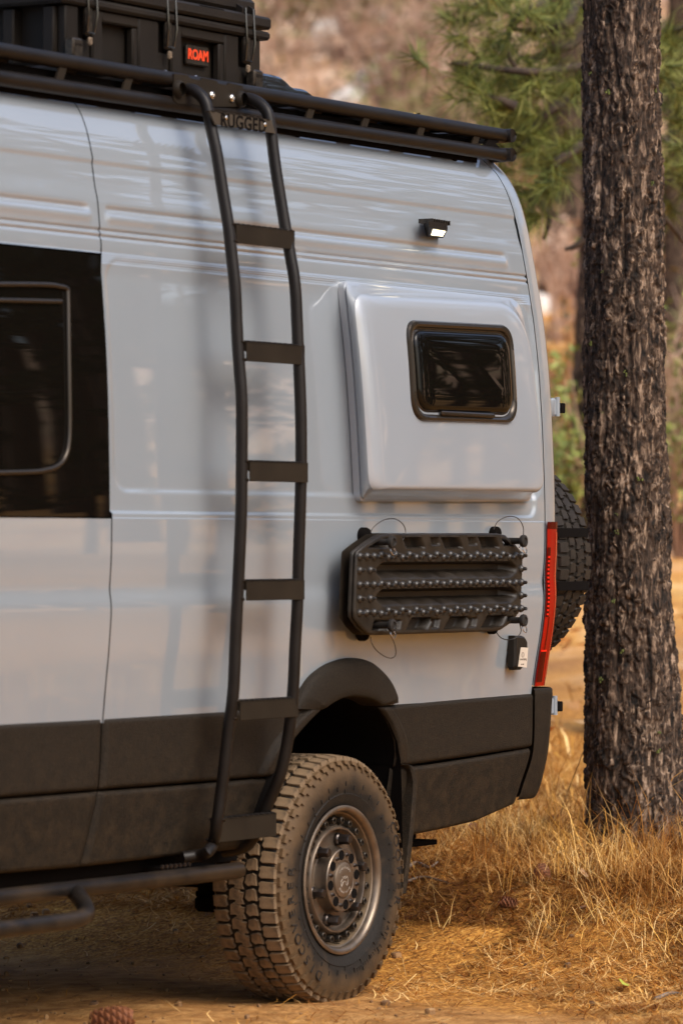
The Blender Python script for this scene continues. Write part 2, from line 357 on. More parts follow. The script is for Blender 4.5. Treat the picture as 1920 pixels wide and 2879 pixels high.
# --- roof, far side, light-blocking shell, rear
roofP = [(.142, 2.664), (.165, 2.688), (.20, 2.706), (.27, 2.722), (.5, 2.74), (.97, 2.752)]
mb = MB(); xs = np.linspace(XF, XG, 40); rows = []
for ins, z in roofP+[(1.94-a, b) for a, b in roofP[-2::-1]]:
    xx = xs-lean(z)*S((xs-(XG-.9))/.9); rows.append(np.stack([xx, np.full(40, Y0+ins+.0005), np.full(40, z)], 1))
mb.grid(np.array(rows)); put('roof_panel', mb, PAINT, van, 60)
zfar = np.linspace(.55, 2.664, 40); xs = np.linspace(-3.05, XG, 60); A, B = np.meshgrid(xs, zfar)
Xl = A-lean(B)*S((A-(XG-.9))/.9)
mb = MB().grid(np.stack([Xl, 2*YC-(Y0+prof(B)), B], 2), mask=~(((A[:-1, :-1])**2+(B[:-1, :-1]-.41)**2) < .53**2), flip=True); put('far_side_panel', mb, PAINT, van, 180)
mb = MB(); zi = np.linspace(.62, 2.70, 50); xs = np.linspace(-3.0, XG-.02, 40); A, B = np.meshgrid(xs, zi)
Xl = A-lean(B)*S((A-(XG-.9))/.9)
mb.grid(np.stack([Xl, Y0+prof(B)+.035, B], 2), mask=~((A[:-1, :-1]**2+(B[:-1, :-1]-.42)**2) < .56**2)); put('light_block_shell', mb, DARKIN, van, 180)  # dark shell added to block light through the panel gaps
# rear corner and doors: swept round the corner
EXT = .052; RAD = .09; XREAR = XG+EXT+RAD
def sweep(zlist, rad, off=0.0, q0=0.0, q1=2.0, to_centre=True, na=18):
    rows = []
    for z in zlist:
        ins = float(prof(z)); xg = XG-float(lean(z))+.003
        row = []
        for q in np.linspace(q0, q1, na):
            if q < 1: row.append((xg+EXT*q, Y0+ins-off+.004*q*q, z))
            else:
                a = (q-1)*PI/2; row.append((xg+EXT+math.sin(a)*(rad+off), Y0+ins+.004+rad-math.cos(a)*(rad+off), z))
        if to_centre:
            for t in (.2, .5, 1.0): row.append((xg+EXT+rad+off, row[na-1][1]*(1-t)+(YC+.9)*t, z))
        rows.append(row)
    return np.array(rows)
zr = np.concatenate([np.linspace(.93, 2.62, 90), np.linspace(2.63, 2.664, 6)])
mb = MB().grid(sweep(zr, RAD)); put('rear_pillar', mb, PAINT, van, 180)
# roof rear lip
rows = []
for ins, z in roofP:
    xg = XG-lean(z)+.003; y1 = Y0+ins
    row = [(xg, y1, z)]+[(xg+EXT+math.sin(a)*RAD, y1+RAD*(1-math.cos(a)), z) for a in np.linspace(0, PI/2, 10)]
    y2 = row[-1][1]
    row += [(xg+EXT+RAD, y2*(1-t)+(2*YC-y2)*t, z) for t in (.5, 1)]; rows.append(row)
put('roof_rear_edge', MB().grid(np.array(rows)), PAINT, van, 180)
# nose of the van (ahead of the frame)
top = pchip([-5.05, -4.95, -4.6, -4.1, -3.9, -3.5, -3.05], [.75, 1.0, 1.22, 1.38, 1.65, 2.35, 2.70])
rows = []
prf = [(float(prof(z)), z) for z in np.linspace(.5, 2.664, 24)]+roofP
prf = prf+[(1.94*1.0+.06-a-.06, b) for a, b in prf[::-1]]
for x in np.linspace(-3.05, -5.05, 30):
    tz = float(top(x)); nar = .16*S((-4.2-x)/.85)
    rows.append([(x, Y0+ins*1.0+(nar if i < len(prf)/2 else -nar), min(z, tz)) for i, (ins, z) in enumerate(prf)])
put('cab', MB().grid(np.array(rows)), PAINT, van, 60)
# --- cladding
def clad_piece(name, xa, xb, ztop, zbot, off=.016, edge=.014, nx=70, nz=46, parent=van, arch=None):
    rows = []
    T = 1-(1-np.linspace(0, 1, nz)); 
    for t in T:
        row = []
        for s in np.linspace(0, 1, nx):
            x = 0
            a0 = xa; b0 = xb
            zt, zb = ztop, zbot
            xm = (a0(t) if callable(a0) else a0)*(1-s)+(b0(t) if callable(b0) else b0)*s
            z = (zb(xm) if callable(zb) else zb)*(1-t)+(zt(xm) if callable(zt) else zt)*t
            xm = (a0(z) if callable(a0) else a0)*(1-s)+(b0(z) if callable(b0) else b0)*s
            width = (b0(z) if callable(b0) else b0)-(a0(z) if callable(a0) else a0)
            hgt = (zt(xm) if callable(zt) else zt)-(zb(xm) if callable(zb) else zb)
            de = min(s*width, (1-s)*width, t*hgt, (1-t)*hgt)
            o = off*math.sqrt(max(0, 1-(1-min(1, max(de, 0)/edge))**2))-.004
            if arch is not None:
                da = (s if arch == 'l' else 1-s)*width; o += .020*float(S((.085-da)/.03))*float(S((z-.60)/.20))
            row.append((xm, Y0+float(prof(z))-o, z))
        rows.append(row)
    return put(name, MB().grid(np.array(rows)), CLAD, parent, 180)
def zpx(pts, y=Y0+.03):
    q = np.array([onY(u, v, y) for u, v in pts]); o = np.argsort(q[:, 0]); return lambda x: float(np.interp(x, q[o, 0], q[o, 2]))
ztopL = zpx([(-900, 2085), (0, 2034), (289, 2019), (635, 1998), (913, 1980)])
zseamL = zpx([(-900, 2320), (0, 2246), (275, 2224), (620, 2197), (770, 2184)], Y0+.04)
zbotL = zpx([(-900, 2545), (0, 2456), (230, 2437), (508, 2405), (700, 2385)], Y0+.09)
SEAM = pchip([.45, .49, .60, .716, .80, .864, .915], [X0-.02, X0-.016, X0-.004, X0+.006, X0+.006, X0+.002, X0-.002])
g = .0025
clad_piece('door_cladding', XF, lambda z: float(SEAM(z))-g, lambda x: ztopL(x)-.002, lambda x: zseamL(x)+g)
clad_piece('door_sill_cladding', XF, lambda z: float(SEAM(z))-g*.5, lambda x: zseamL(x)-g, zbotL, off=.014)
li = pl([(907, 1995), (872, 2033), (823, 2100)]); zl = [.30]+list(li[::-1, 1]); xlq = [-.47]+list(li[::-1, 0])
ARL = pchip([.30, .50, .62]+list(li[::-1, 1]), [-.475, -.462, -.437]+list(li[::-1, 0]))
clad_piece('side_cladding', lambda z: float(SEAM(z))+g, lambda z: float(ARL(z)), lambda x: ztopL(x)-.002, lambda x: zseamL(x)+g, arch='r', nx=110)
clad_piece('sill_cladding', lambda z: float(SEAM(z))+g*.5, lambda z: float(ARL(z)), lambda x: zseamL(x)-g, zbotL, off=.014)
ri = pl([(1070, 1985), (1105, 2037), (1127, 2091), (1136, 2149)])
ARR = pchip([.30, .55]+list(ri[::-1, 1]), [ri[-1, 0]+.012, ri[-1, 0]+.008]+list(ri[::-1, 0]))
ztopR = zpx([(1040, 1985), (1131, 1978), (1300, 1963), (1499, 1947), (1560, 1942)])
zseamR = zpx([(1100, 2158), (1158, 2152), (1320, 2128), (1490, 2100), (1560, 2090)], Y0+.045)
zbotR = zpx([(1100, 2360), (1163, 2349), (1250, 2331), (1340, 2309), (1445, 2257), (1480, 2240)], Y0+.085)
XGB = pchip([.40, .54, .60, .72, .93], [onY(1440, 2265, Y0+.08)[0], onY(1445, 2257, Y0+.08)[0], onY(1462, 2210, Y0+.065)[0], onY(1490, 2105, Y0+.045)[0], onY(1500, 1947, Y0+.02)[0]])
clad_piece('rear_cladding', lambda z: float(ARR(z)), lambda z: float(XGB(z))-g, lambda x: ztopR(x)-.002, lambda x: zseamR(x)+g, arch='l', nx=110)
clad_piece('rear_sill_cladding', lambda z: float(ARR(z)), lambda z: float(XGB(z))-g, lambda x: zseamR(x)-g, zbotR, off=.014)
# bumper corner
rows = []
for z in np.concatenate([[.555], np.linspace(.56, .918, 24), [.924]]):
    e = min(z-.553, .926-z); o = .012*math.sqrt(max(0, 1-(1-min(1, max(e, 0)/.016))**2))
    xg = float(XGB(z))+g; l = float(np.interp(z, [.555, .60, .66, .73, .92], [.055, .02, .008, 0, 0])); rad = .095-l*.6
    xr = XREAR+.006+o-l
    row = [(xg, Y0+float(prof(z))-o, z)]
    xs_ = xr-rad
    for a in np.linspace(0, PI/2, 12):
        row.append((max(xg+.002, xs_+math.sin(a)*rad), Y0+float(prof(z))-o+rad*(1-math.cos(a)), z))
    row.append((xr, YC*2-.2, z)); rows.append(row)
bump = put('rear_bumper', MB().grid(np.array(rows)), CLAD, van, 180)
put('bumper_underside', MB().box((XG-.02, YC, .60), (.16, 1.6, .03), bev=.01), CLAD, bump)
# arch flare
rows = []; n = len(ARCH_OUT)
for k, (wv, o) in enumerate([(0, -.006), (0, .008), (.04, .016), (.15, .024), (.4, .030), (.75, .034), (.95, .034), (1.0, .030), (1.02, .018), (1.03, -.05)]):
    P = ARCH_OUT*(1-wv)+ARCH_IN*wv
    rows.append(np.stack([P[:, 0], Y0+prof(P[:, 1])*(.75 if k else 1)-o*np.interp(np.linspace(0, 1, n), [0, .06, .94, 1], [.75, 1, 1, .75]), P[:, 1]], 1))
put('wheel_arch_trim', MB().grid(np.array(rows), flip=True), CLAD, van, 60)
# wheel housing
oz = np.concatenate([[.535], np.linspace(.55, ARCH_IN[0, 1], 8)]); 
lft = np.array([(float(ARL(z)), z) for z in oz]); rgt = np.array([(float(ARR(z)), z) for z in np.concatenate([np.linspace(ARCH_IN[-1, 1], .5, 8), [.45]])])
loop = np.vstack([lft, ARCH_IN, rgt])
rows = [np.stack([loop[:, 0]*k, np.full(len(loop), y), .40+(loop[:, 1]-.40)*k], 1) for y, k in ((Y0+.012, 1.0), (Y0+.06, 1.03), (.4, 1.05), (.72, 1.05), (.73, .02))]
put('wheel_housing', MB().grid(np.array(rows)), DARKIN, van, 60)
mb = MB().box((-2.0, YC, .50), (5.0, 1.66, .10)).box((.80, YC, .62), (.40, 1.5, .1)); mb.box((-2.0, YC, .425), (3.2, 1.15, .05)); put('underbody', mb, DARKIN, van)  # lowest box is added to deepen the shade under the van
mb = MB().tube([(0, .28, RW), (0, 1.66, RW)], .045, 12).tube([(-.02, .47, .30), (-.05, .46, .62)], .035, 10)
for k in range(7): mb.tube([(-.02-.01*math.sin(k), .47+.045*math.cos(a), .31+k*.035+.005*math.sin(a)) for a in np.linspace(0, 2*PI, 12)], .008, 5)
mb.box((-.03, .44, .285), (.12, .09, .05), bev=.012)
put('rear_axle', mb, DARKIN, van)
# mud flap (edge on)
mb = MB(); y1, y2 = Y0+.022, .30
fp = [(1128, 2149), (1157, 2156), (1169, 2200), (1166, 2260), (1158, 2350), (1148, 2440), (1138, 2512)]
fpw = smoothpath([onY(u, v, y1) for u, v in fp], 5)
rows = [fpw+np.array([-.012, .004, 0]), fpw+np.array([0, 0, 0]), fpw+np.array([.014, .004, 0]), fpw*[1, 0, 1]+[.012, y2, 0], fpw*[1, 0, 1]+[-.014, y2, 0]]
put('mud_flap', MB().grid(np.array(rows), closed_u=True), CLAD, van, 60)
mb = MB().box((.74, .32, .455), (.34, .12, .05), bev=.01).box((.80, .26, .425), (.30, .10, .016)); put('tow_bracket', mb, DARKIN, van)
# --- tail light
zt = np.concatenate([[.931, .934], np.linspace(.94, 1.462, 40), [1.468, 1.472]])
def tl(q0, q1, z, off, na=12): return sweep(z, RAD, off, q0, q1, to_centre=False, na=na)
P = tl(0.02, 1.8, zt, .007, 26); 
edge = np.minimum(np.minimum(zt-.930, 1.473-zt)/.006, 1)[:, None]
lens = put('tail_light', MB().grid(P), RED, van, 180)
put('tail_light_cap', MB().grid(tl(0, 1.82, np.linspace(1.452, 1.475, 6), .0085, 24)), REDD, lens, 180)
put('light_column', MB().grid(tl(.06, .52, np.linspace(1.16, 1.39, 20), .0080)), REDD, lens, 180)
put('edge_lens', MB().grid(tl(1.12, 1.8, np.linspace(.96, 1.44, 30), .0080)), ORLENS, lens, 180)
mb = None
led0 = put('led_segment', MB().grid(tl(.16, .44, np.linspace(1.355, 1.362, 3), .0092, 4)), REDL, lens, 180)
for k in range(1, 15): put('led_segment', MB().grid(tl(.16, .44, np.linspace(1.355-.0135*k, 1.361-.0135*k, 3), .0092, 4)), REDL, lens, 180)
put('lower_reflector', MB().grid(tl(.08, .95, np.linspace(.945, 1.045, 12), .0085)), REDD, lens, 180)
put('reflector_bar', MB().grid(tl(.08, .98, np.linspace(1.045, 1.051, 3), .0088)), REDL, lens, 180)
put('light_rib', MB().grid(tl(.55, .66, np.linspace(1.05, 1.16, 8), .0085)), REDD, lens, 180)
# --- hinges
for (u, v, s) in ((1558, 1145, 1.0), (1551, 1985, 1.0)):
    c = onX(u, v, XREAR+.010)
    h = put('door_hinge', MB().box(c+[-.004, .01, 0], (.03, .03, .062), bev=.008).tube([c+[.012, -.004, -.03], c+[.012, -.004, .034]], .009, 10), HINGE, van)
    put('hinge_cap', MB().box(c+[.034, -.004, -.002], (.030, .024, .034), bev=.003), DARKIN, h)
# --- window pod (flared side panel)
YP = .088
def pq(u, v, off):
    y = Y0
    for _ in range(5): p = onY(u, v, y); y = Y0+float(prof(p[2]))-off
    return np.array([p[0], p[2]])
def rquad(c, r, n=14):
    """rounded quad in (x,z): corners TL,TR,BR,BL, anticlockwise from outside"""
    c = [np.array(q, float) for q in (c[3], c[2], c[1], c[0])]; rr = (r[3], r[2], r[1], r[0]); out = []
    for i in range(4):
        p, a, b = c[i], c[i-1], c[(i+1) % 4]; da = (a-p)/np.linalg.norm(a-p); db = (b-p)/np.linalg.norm(b-p)
        s, e = p+da*rr[i], p+db*rr[i]
        for t in np.linspace(0, 1, n):
            q1 = s*(1-t)**2+2*p*t*(1-t)+e*t*t; out.append(q1)
    return np.array(out)
def dens(P, m=5):
    Q = np.vstack([P, P[:1]]); out = []
    for i in range(len(P)):
        L = np.linalg.norm(Q[i+1]-Q[i]); k = 1 if L < .03 else int(L/.02)
        for j in range(k): out.append((i, j/k))
    return out
B0 = [pq(957, 789, 0), pq(1462, 842, 0), pq(1490, 1410, 0), pq(1004, 1410, 0)]
F0 = [pq(1006, 823, YP), pq(1480, 850, YP), pq(1538, 1386, YP), pq(1052, 1381, YP)]
base = rquad(B0, (.025, .10, .05, .02)); front = rquad(F0, (.07, .17, .06, .05)); dn = dens(front)
def rs(P): 
    Q = np.vstack([P, P[:1]]); return np.array([Q[i]*(1-t)+Q[i+1]*t for i, t in dn])
base = rs(base); front = rs(front); cen = front.mean(0)
def shrink(P, L, Rr, Tp, Bt):
    x0, x1 = P[:, 0].min(), P[:, 0].max(); z0, z1 = P[:, 1].min(), P[:, 1].max()
    Q = P.copy(); tx = (P[:, 0]-x0)/(x1-x0); tz = (P[:, 1]-z0)/(z1-z0)
    Q[:, 0] = P[:, 0]+L*(1-tx)-Rr*tx; Q[:, 1] = P[:, 1]+Bt*(1-tz)-Tp*tz; return Q
rows = []
def ring(P, o, dyn=0): rows.append(np.stack([P[:, 0], Y0+prof(P[:, 1])-o, P[:, 1]], 1))
ring(shrink(base, -.001, -.001, -.001, -.001), -.012); ring(base, .002); ring(base, .010); ring(shrink(base, .006, .006, .006, .006), .013)
for f in (.12, .26, .42, .58, .74, .88, 1.0): ring(shrink(base*(1-f)+front*f, .004, 0, .006, .003), .013+.050*(f*.55+.45*f*f))
for a in np.linspace(.15, 1, 7):
    q = a*PI/2; ring(shrink(front, .080*(1-math.cos(q)), .022*(1-math.cos(q)), .045*(1-math.cos(q)), .020*(1-math.cos(q))), .063+(YP-.063)*math.sin(q))
for k in (.08, .2, .4, .65, .9):
    P = shrink(front, .080, .022, .045, .020); c = P.mean(0); ring(P*(1-k)+c*k, YP+.004*k)
podm = mat('pod_gelcoat', (.275, .305, .34), (.29, .32, .355), scale=2, rough=.35, coat=1.0, coat_rough=.02, coat_ior=1.9)
pod_last = rows[-1]
mb = MB().grid(np.array(rows), closed_v=True); mb.f.append(tuple(range(mb.n-len(front), mb.n)))
pod = put('window_pod', mb, podm, van, 35)
for p in pod.data.polygons: p.use_smooth = True
# pod window
WP = [pq(1137, 899, YP), pq(1432, 914, YP), pq(1449, 1192, YP), pq(1156, 1184, YP)]
wq = rs(rquad(WP, (.06, .07, .075, .08)))
def wr(k, o): return np.stack([shrink(wq, k, k, k, k)[:, 0], Y0+prof(shrink(wq, k, k, k, k)[:, 1])-YP-o, shrink(wq, k, k, k, k)[:, 1]], 1)
mb = MB().grid(np.array([wr(-.001, -.012), wr(0, .004), wr(.004, .011), wr(.012, .013), wr(.020, .009), wr(.023, .002), wr(.027, .001), wr(.031, .005), wr(.04, .005), wr(.042, -.02)]), closed_v=True)
frm = put('pod_window', mb, FRAMEM, van, 40)
rows = []
for k, o in ((.033, .000), (.034, .008), (.037, .012), (.042, .0145), (.052, .016), (.075, .0175), (.10, .018)): rows.append(wr(k, o))
mb = MB().grid(np.array(rows), closed_v=True); mb.f.append(tuple(range(mb.n-len(wq), mb.n)))
put('window_pane', mb, GLASS, frm, 35)
put('lower_rail', MB().box(np.array([(WP[2][0]+WP[3][0])/2-.0, Y0+float(prof(WP[2][1]))-YP-.012, WP[2][1]+.022]), (.34, .012, .014), bev=.004), FRAMEM, frm)
# --- work light
c = onY(1222, 645, Y0+.045); yb = Y0+.03
lp = lambda u, v, o: onY(u, v, yb-o)
mb = MB().add([lp(1187, 619, -.02), lp(1226, 624, -.02), lp(1232, 669, -.02), lp(1199, 665, -.02), lp(1205, 621, .055), lp(1257, 629, .055), lp(1258, 647, .055), lp(1207, 639, .055), lp(1246, 669, .008), lp(1203, 665, .008)],
    [(0, 1, 5, 4), (4, 5, 6, 7), (7, 6, 8, 9), (0, 4, 7, 9, 3), (1, 2, 8, 6, 5), (9, 8, 2, 3)])
wl = put('work_light', mb, CASE, van, 20)
for k in range(8):
    t = k/7; a = lp(1191+43*t, 617+5*t, .0); b = lp(1203+52*t, 618+10*t, .052); put('cooling_fin', MB().box((a+b)/2+[0, 0, -.004], (.0035, abs(a[1]-b[1]), .014)), BOLT, wl)
mb = MB().add([lp(1217, 644, .050), lp(1253, 650, .050), lp(1244, 665, .017), lp(1211, 661, .017)], [(0, 3, 2, 1)]); put('lit_lens', mb, LIT, wl)
# --- shore power inlet
yi = lambda v: Y0+.004
def ip(u, v, o): return onY(u, v, Y0+.012-o)
body = [(1440, 1790), (1444, 1788), (1452, 1786), (1470, 1786), (1479, 1789), (1484, 1798), (1485, 1815), (1483, 1852), (1479, 1872), (1471, 1882), (1455, 1885), (1430, 1885), (1429, 1878), (1436, 1800)]
SH = np.array([-24, 0])
P0 = np.array([onY(u, v, Y0-.020) for u, v in [(1450, 1787), (1470, 1787), (1479, 1791), (1484, 1802), (1485, 1820), (1483, 1852), (1478, 1873), (1468, 1883), (1452, 1884), (1448, 1875), (1450, 1800)]])
pb = P0.copy(); pb[:, 1] = Y0+.008
mb = MB().prism(pb, (0, -.028, 0), inset=.008); inlet = put('power_inlet', mb, CASE, van, 30)
L4 = [onY(u, v, Y0-.0206) for u, v in ((1463, 1820), (1483, 1821), (1479, 1877), (1455, 1874))]
put('label_plate', MB().prism(L4, (0, -.0015, 0)), DECAL, inlet)
ux = lambda cu, cv: (lambda p: onY(cu, cv, Y0-.0224)+np.array([p[0], -p[2], p[1]]))
put('label_print', text_mb('smartplug', .0115, .0002, ux(1470, 1853)), PRINT, inlet)
put('label_print', text_mb('30 AMP', .0065, .0002, ux(1468, 1868)), PRINT, inlet)
cc = onY(1469, 1841, Y0-.0224); put('label_emblem', text_mb('S', .010, .0002, ux(1469, 1841), mb=MB().tube([cc+[.008*math.cos(a), 0, .008*math.sin(a)] for a in np.linspace(0, 2*PI, 24)], .0008, 5)), PRINT, inlet)
# ================================================================ WHEELS
RT = .384
TW = .232                                      # tread width
def tyre_profile():
    # (radius, y) from outer bead round the tread to inner bead
    o = [(.222, .012), (.232, .000), (.246, -.004), (.262, -.012), (.264, -.0125), (.266, -.0105), (.285, -.015), (.305, -.0165), (.325, -.0145), (.342, -.009), (.356, -.001), (.366, .007), (.3725, .016), (.374, .03)]
    return o+[(.3755, .08), (.376, TW/2), (.3755, TW-.08)]+[(r, TW-y) for r, y in o[::-1]]
def block_poly(kind):
    if kind == 0: return [(-.5, .007), (.30, .007), (.42, .003), (.5, .052), (.36, .060), (.10, .056), (-.32, .060), (-.5, .052)]
    if kind == 1: return [(-.5, .066), (.36, .070), (.52, .080), (.36, .104), (-.30, .108), (-.56, .096), (-.46, .084)]
    if kind == 2: return [(-.5, .113), (-.1, .119), (.44, .112), (.52, .126), (.44, .146), (.0, .139), (-.44, .146), (-.54, .128)]
    if kind == 3: return [(s, TW-y) for s, y in block_poly(1)][::-1]
    return [(s, TW-y) for s, y in block_poly(0)][::-1]
NP = 52; PITCH = 2*PI/NP
def block_mesh(kind, axis):
    poly = block_poly(kind); k = .83; mb = MB(); V = []
    c = np.mean(poly, 0)
    for lev, (sh, rr) in enumerate(((1.0, .370), (.97, RT-.0025), (.90, RT))):
        for s, y in poly:
            s2 = c[0]+(s-c[0])*sh; y2 = c[1]+(y-c[1])*(sh if sh > .95 else .93); ang = s2*k*PITCH
            r = rr-.010*max(0, (abs(y2-TW/2)-.085)/.03)**2*.9
            V.append((r*math.sin(ang), y2, r*math.cos(ang)) if axis == 'y' else (y2, r*math.sin(ang), r*math.cos(ang)))
    n = len(poly); fs = []
    for a in range(2):
        for i in range(n): j = (i+1) % n; fs.append((a*n+i, a*n+j, (a+1)*n+j, (a+1)*n+i))
    fs.append(tuple(range(2*n, 3*n))); mb.add(V, fs)
    # sipes: two thin raised-edge cuts are left to the surface relief
    return mb
def lug_mesh(axis):                            # sidewall biter
    mb = MB(); P = []
    for lev in (0, 1):
        for (a, r, y) in ((-.38, .362, .000), (.20, .362, .000), (.20, .340, -.010), (-.05, .338, -.011), (-.05, .349, -.006), (-.38, .351, -.005)):
            yy = y+.004-lev*.010; rr = r+.004
            P.append((rr*math.sin(a*PITCH), yy, rr*math.cos(a*PITCH)) if axis == 'y' else (yy, rr*math.sin(a*PITCH), rr*math.cos(a*PITCH)))
    n = 6; return mb.add(P, [(i, (i+1) % n, n+(i+1) % n, n+i) for i in range(n)]+[tuple(range(n, 2*n))])
_bm = {}
def build_tyre(parent, centre, axis, tm, bm, mirror=False):
    c = np.array(centre)
    t = put('tyre', MB().lathe(tyre_profile(), 104, (0, 0, 0), axis).mesh('tyre', smooth=50), tm, parent); t.location = c-wloc(parent); ORG[t.name] = c
    first = {}
    for kind in range(5):
        for i in range(NP):
            a = (i+(.5 if kind in (1, 3) else 0)+(.25 if kind == 2 else 0))*PITCH
            rot = (0, a, 0) if axis == 'y' else (-a, 0, 0)
            if kind not in first:
                o = put('tread_block', block_mesh(kind, axis).mesh('tread_block', smooth=30), bm, parent); first[kind] = o
                o.location = c-wloc(parent); o.rotation_euler = rot
            else: inst(first[kind], parent, c, rot)
    f = None; allv = MB(); lm = lug_mesh(axis); V = np.vstack(lm.v)
    for i in range(NP):
        a = (i+.5)*PITCH; rr = Matrix.Rotation(a if axis == 'y' else -a, 3, 'Y' if axis == 'y' else 'X'); allv.add(V @ np.array(rr).T, lm.f)
    o = put('sidewall_lugs', allv.mesh('sidewall_lugs', smooth=30), tm, parent); o.location = c-wloc(parent); o['kind'] = 'stuff'
    return t
wc = np.array([0, 0, RW])
wh = put('rear_wheel', MB().lathe([(.222, .004), (.2285, -.001), (.2285, -.006), (.224, -.009), (.218, -.0085), (.212, -.004), (.208, .004), (.2065, .012), (.203, .014), (.200, .024), (.197, .045), (.190, .052), (.172, .053), (.170, .20)], 96, wc), RIM, van, 40)
build_tyre(wh, wc, 'y', TYRE, BLOCKM)
put('rim_back', MB().lathe([(.212, .02), (.20, .22), (.02, .22)], 48, wc), DARKIN, wh, 40)
put('wheel_disc', MB().lathe([(.176, .056), (.170, .050), (.168, .036), (.166, .018), (.161, .011), (.156, .011), (.1535, .015), (.152, .032), (.148, .036), (.115, .037), (.104, .036), (.100, .026), (.0985, .012)], 80, wc), RIM, wh, 35)
put('hub', MB().lathe([(.108, .037), (.100, .034), (.097, .02), (.0965, -.004), (.094, -.007), (.060, -.007), (.058, -.004), (.055, -.004), (.0535, -.009), (.050, -.011), (.02, -.0115), (0, -.0115)], 72, wc), RIM, wh, 35)
# dust settled in the barrel
put('rim_barrel', MB().lathe([(.2062, .0125), (.2028, .0145), (.1998, .0245), (.1965, .0452), (.190, .0515), (.173, .0525)], 96, wc), RIMD, wh, 40)
b0 = None
def cap_bolt(r, h, hexed=False):
    mb = MB(); seg = 6 if hexed else 12
    if hexed: mb.lathe([(r*1.32, h*.02), (r*1.32, -h*.22), (r*1.1, -h*.3)], 18); mb.lathe([(r, -h*.2), (r, -h*.92), (r*.85, -h), (0, -h)], 6)
    else: mb.lathe([(r*1.45, .004), (r*1.45, -h*.18), (r*1.05, -h*.30), (r, -h*.34), (r, -h*.97), (r*.9, -h), (r*.55, -h), (r*.5, -h*.6), (0, -h*.6)], 14)
    return mb
for i in range(24):
    a = (i+.35)*2*PI/24; p = wc+[.183*math.cos(a), .050, .183*math.sin(a)]
    if b0 is None: b0 = put('ring_bolt', cap_bolt(.0112, .036).mesh('ring_bolt', smooth=40), BOLT, wh); b0.location = p-wc+wc-wloc(wh)
    else: inst(b0, wh, p)
b0 = None
for i in range(6):
    a = math.radians(15.5+60*i); p = wc+[.126*math.cos(a), .036, .126*math.sin(a)]
    if b0 is None: b0 = put('lug_nut', cap_bolt(.0155, .048, True).mesh('lug_nut', smooth=30), LUG, wh); b0.location = p-wloc(wh); b0.rotation_euler = (0, .3, 0)
    else: inst(b0, wh, p, (0, .3+i*.37, 0))
b0 = None
for i in range(8):
    a = (i+.2)*2*PI/8; p = wc+[.0775*math.cos(a), -.0075, .0775*math.sin(a)]
    if b0 is None: b0 = put('hub_hole_disc', MB().lathe([(.0155, .0), (.0150, -.0012), (.0140, -.0008), (.0135, .0003), (0, .0003)], 18).mesh('hub_hole_disc', smooth=40), DARKIN, wh); b0.location = p-wloc(wh)  # dark discs laid on the hub in place of shaded holes
    else: inst(b0, wh, p)
b0 = None
for i in range(8):
    a = (i+.7)*2*PI/8; p = wc+[.078*math.cos(a), -.007, .078*math.sin(a)]
    if b0 is None: b0 = put('hub_screw', cap_bolt(.0046, .009).mesh('hub_screw', smooth=40), LUG, wh); b0.location = p-wloc(wh)
    else: inst(b0, wh, p)
def arc_text(s, rad, size, a_mid, cen, ylev, mb=None, spread=1.0, ext=.0004, flip=False, stretch=1.0):
    """letters round a circle facing -y; a_mid measured anticlockwise from +x as seen from outside"""
    mb = mb or MB(); step = size*.78*spread*stretch/rad
    for i, ch in enumerate(s):
        if ch == ' ': continue
        k = i-(len(s)-1)/2; a = a_mid+(k*step if flip else -k*step); rot = a-PI/2 if not flip else a+PI/2
        ca, sa = math.cos(rot), math.sin(rot); o = np.array(cen)+[rad*math.cos(a), 0, rad*math.sin(a)]
        text_mb(ch, size, ext, lambda p: o+np.array([ca*p[0]*stretch-sa*p[1], ylev-p[2], sa*p[0]*stretch+ca*p[1]]), mb=mb)
    return mb
mk = arc_text('HARD ALLOYS', .0385, .0085, PI/2, wc, -.0118)
mk = arc_text('BLACK RHINO', .0385, .0085, -PI/2, wc, -.0118, mb=mk, flip=True)
put('cap_lettering', mk, ENGR, wh)
rh = [(-.021, -.020), (-.022, -.004), (-.014, .004), (-.016, .012), (-.007, .006), (.002, .012), (.004, .004), (.014, .010), (.018, .004), (.020, -.008), (.014, -.018), (.008, -.014), (.006, -.006), (-.003, -.003), (-.012, -.008), (-.017, -.016)]
put('cap_emblem', MB().tube([wc+[x*.98, -.0117, z] for x, z in rh+rh[:1]], .0011, 5), ENGR, wh)
mk = arc_text('COOPER', .318, .046, math.radians(6), wc, -.0160, ext=.0014, spread=1.15, stretch=1.15)
put('sidewall_lettering', mk, RUBBER, wh); mk = arc_text('DISCOVERER', .318, .044, math.radians(206), wc, -.0160, ext=.0014, spread=1.12, stretch=1.1)
put('sidewall_lettering', mk, RUBBER, wh); mk = arc_text('AT3 LT', .300, .022, math.radians(-42), wc, -.0165, ext=.0015)
mk = arc_text('LT245/75R16', .288, .017, math.radians(-66), wc, -.0155, mb=mk, ext=.0012)
put('sidewall_lettering', mk, RUBBER, wh)
# moulded ticks on the sidewall
mb = MB()
for i in range(36):
    a = i*2*PI/36; 
    for r in (.272, .296) if i % 2 else (.284,):
        p = wc+[r*math.cos(a), -.0165 if r > .28 else -.0125, r*math.sin(a)]; mb.box(p, (.014, .004, .0025), rot=Matrix.Rotation(-a, 3, 'Y'))
tk = put('sidewall_ticks', mb, RUBBER, wh); tk['kind'] = 'stuff'
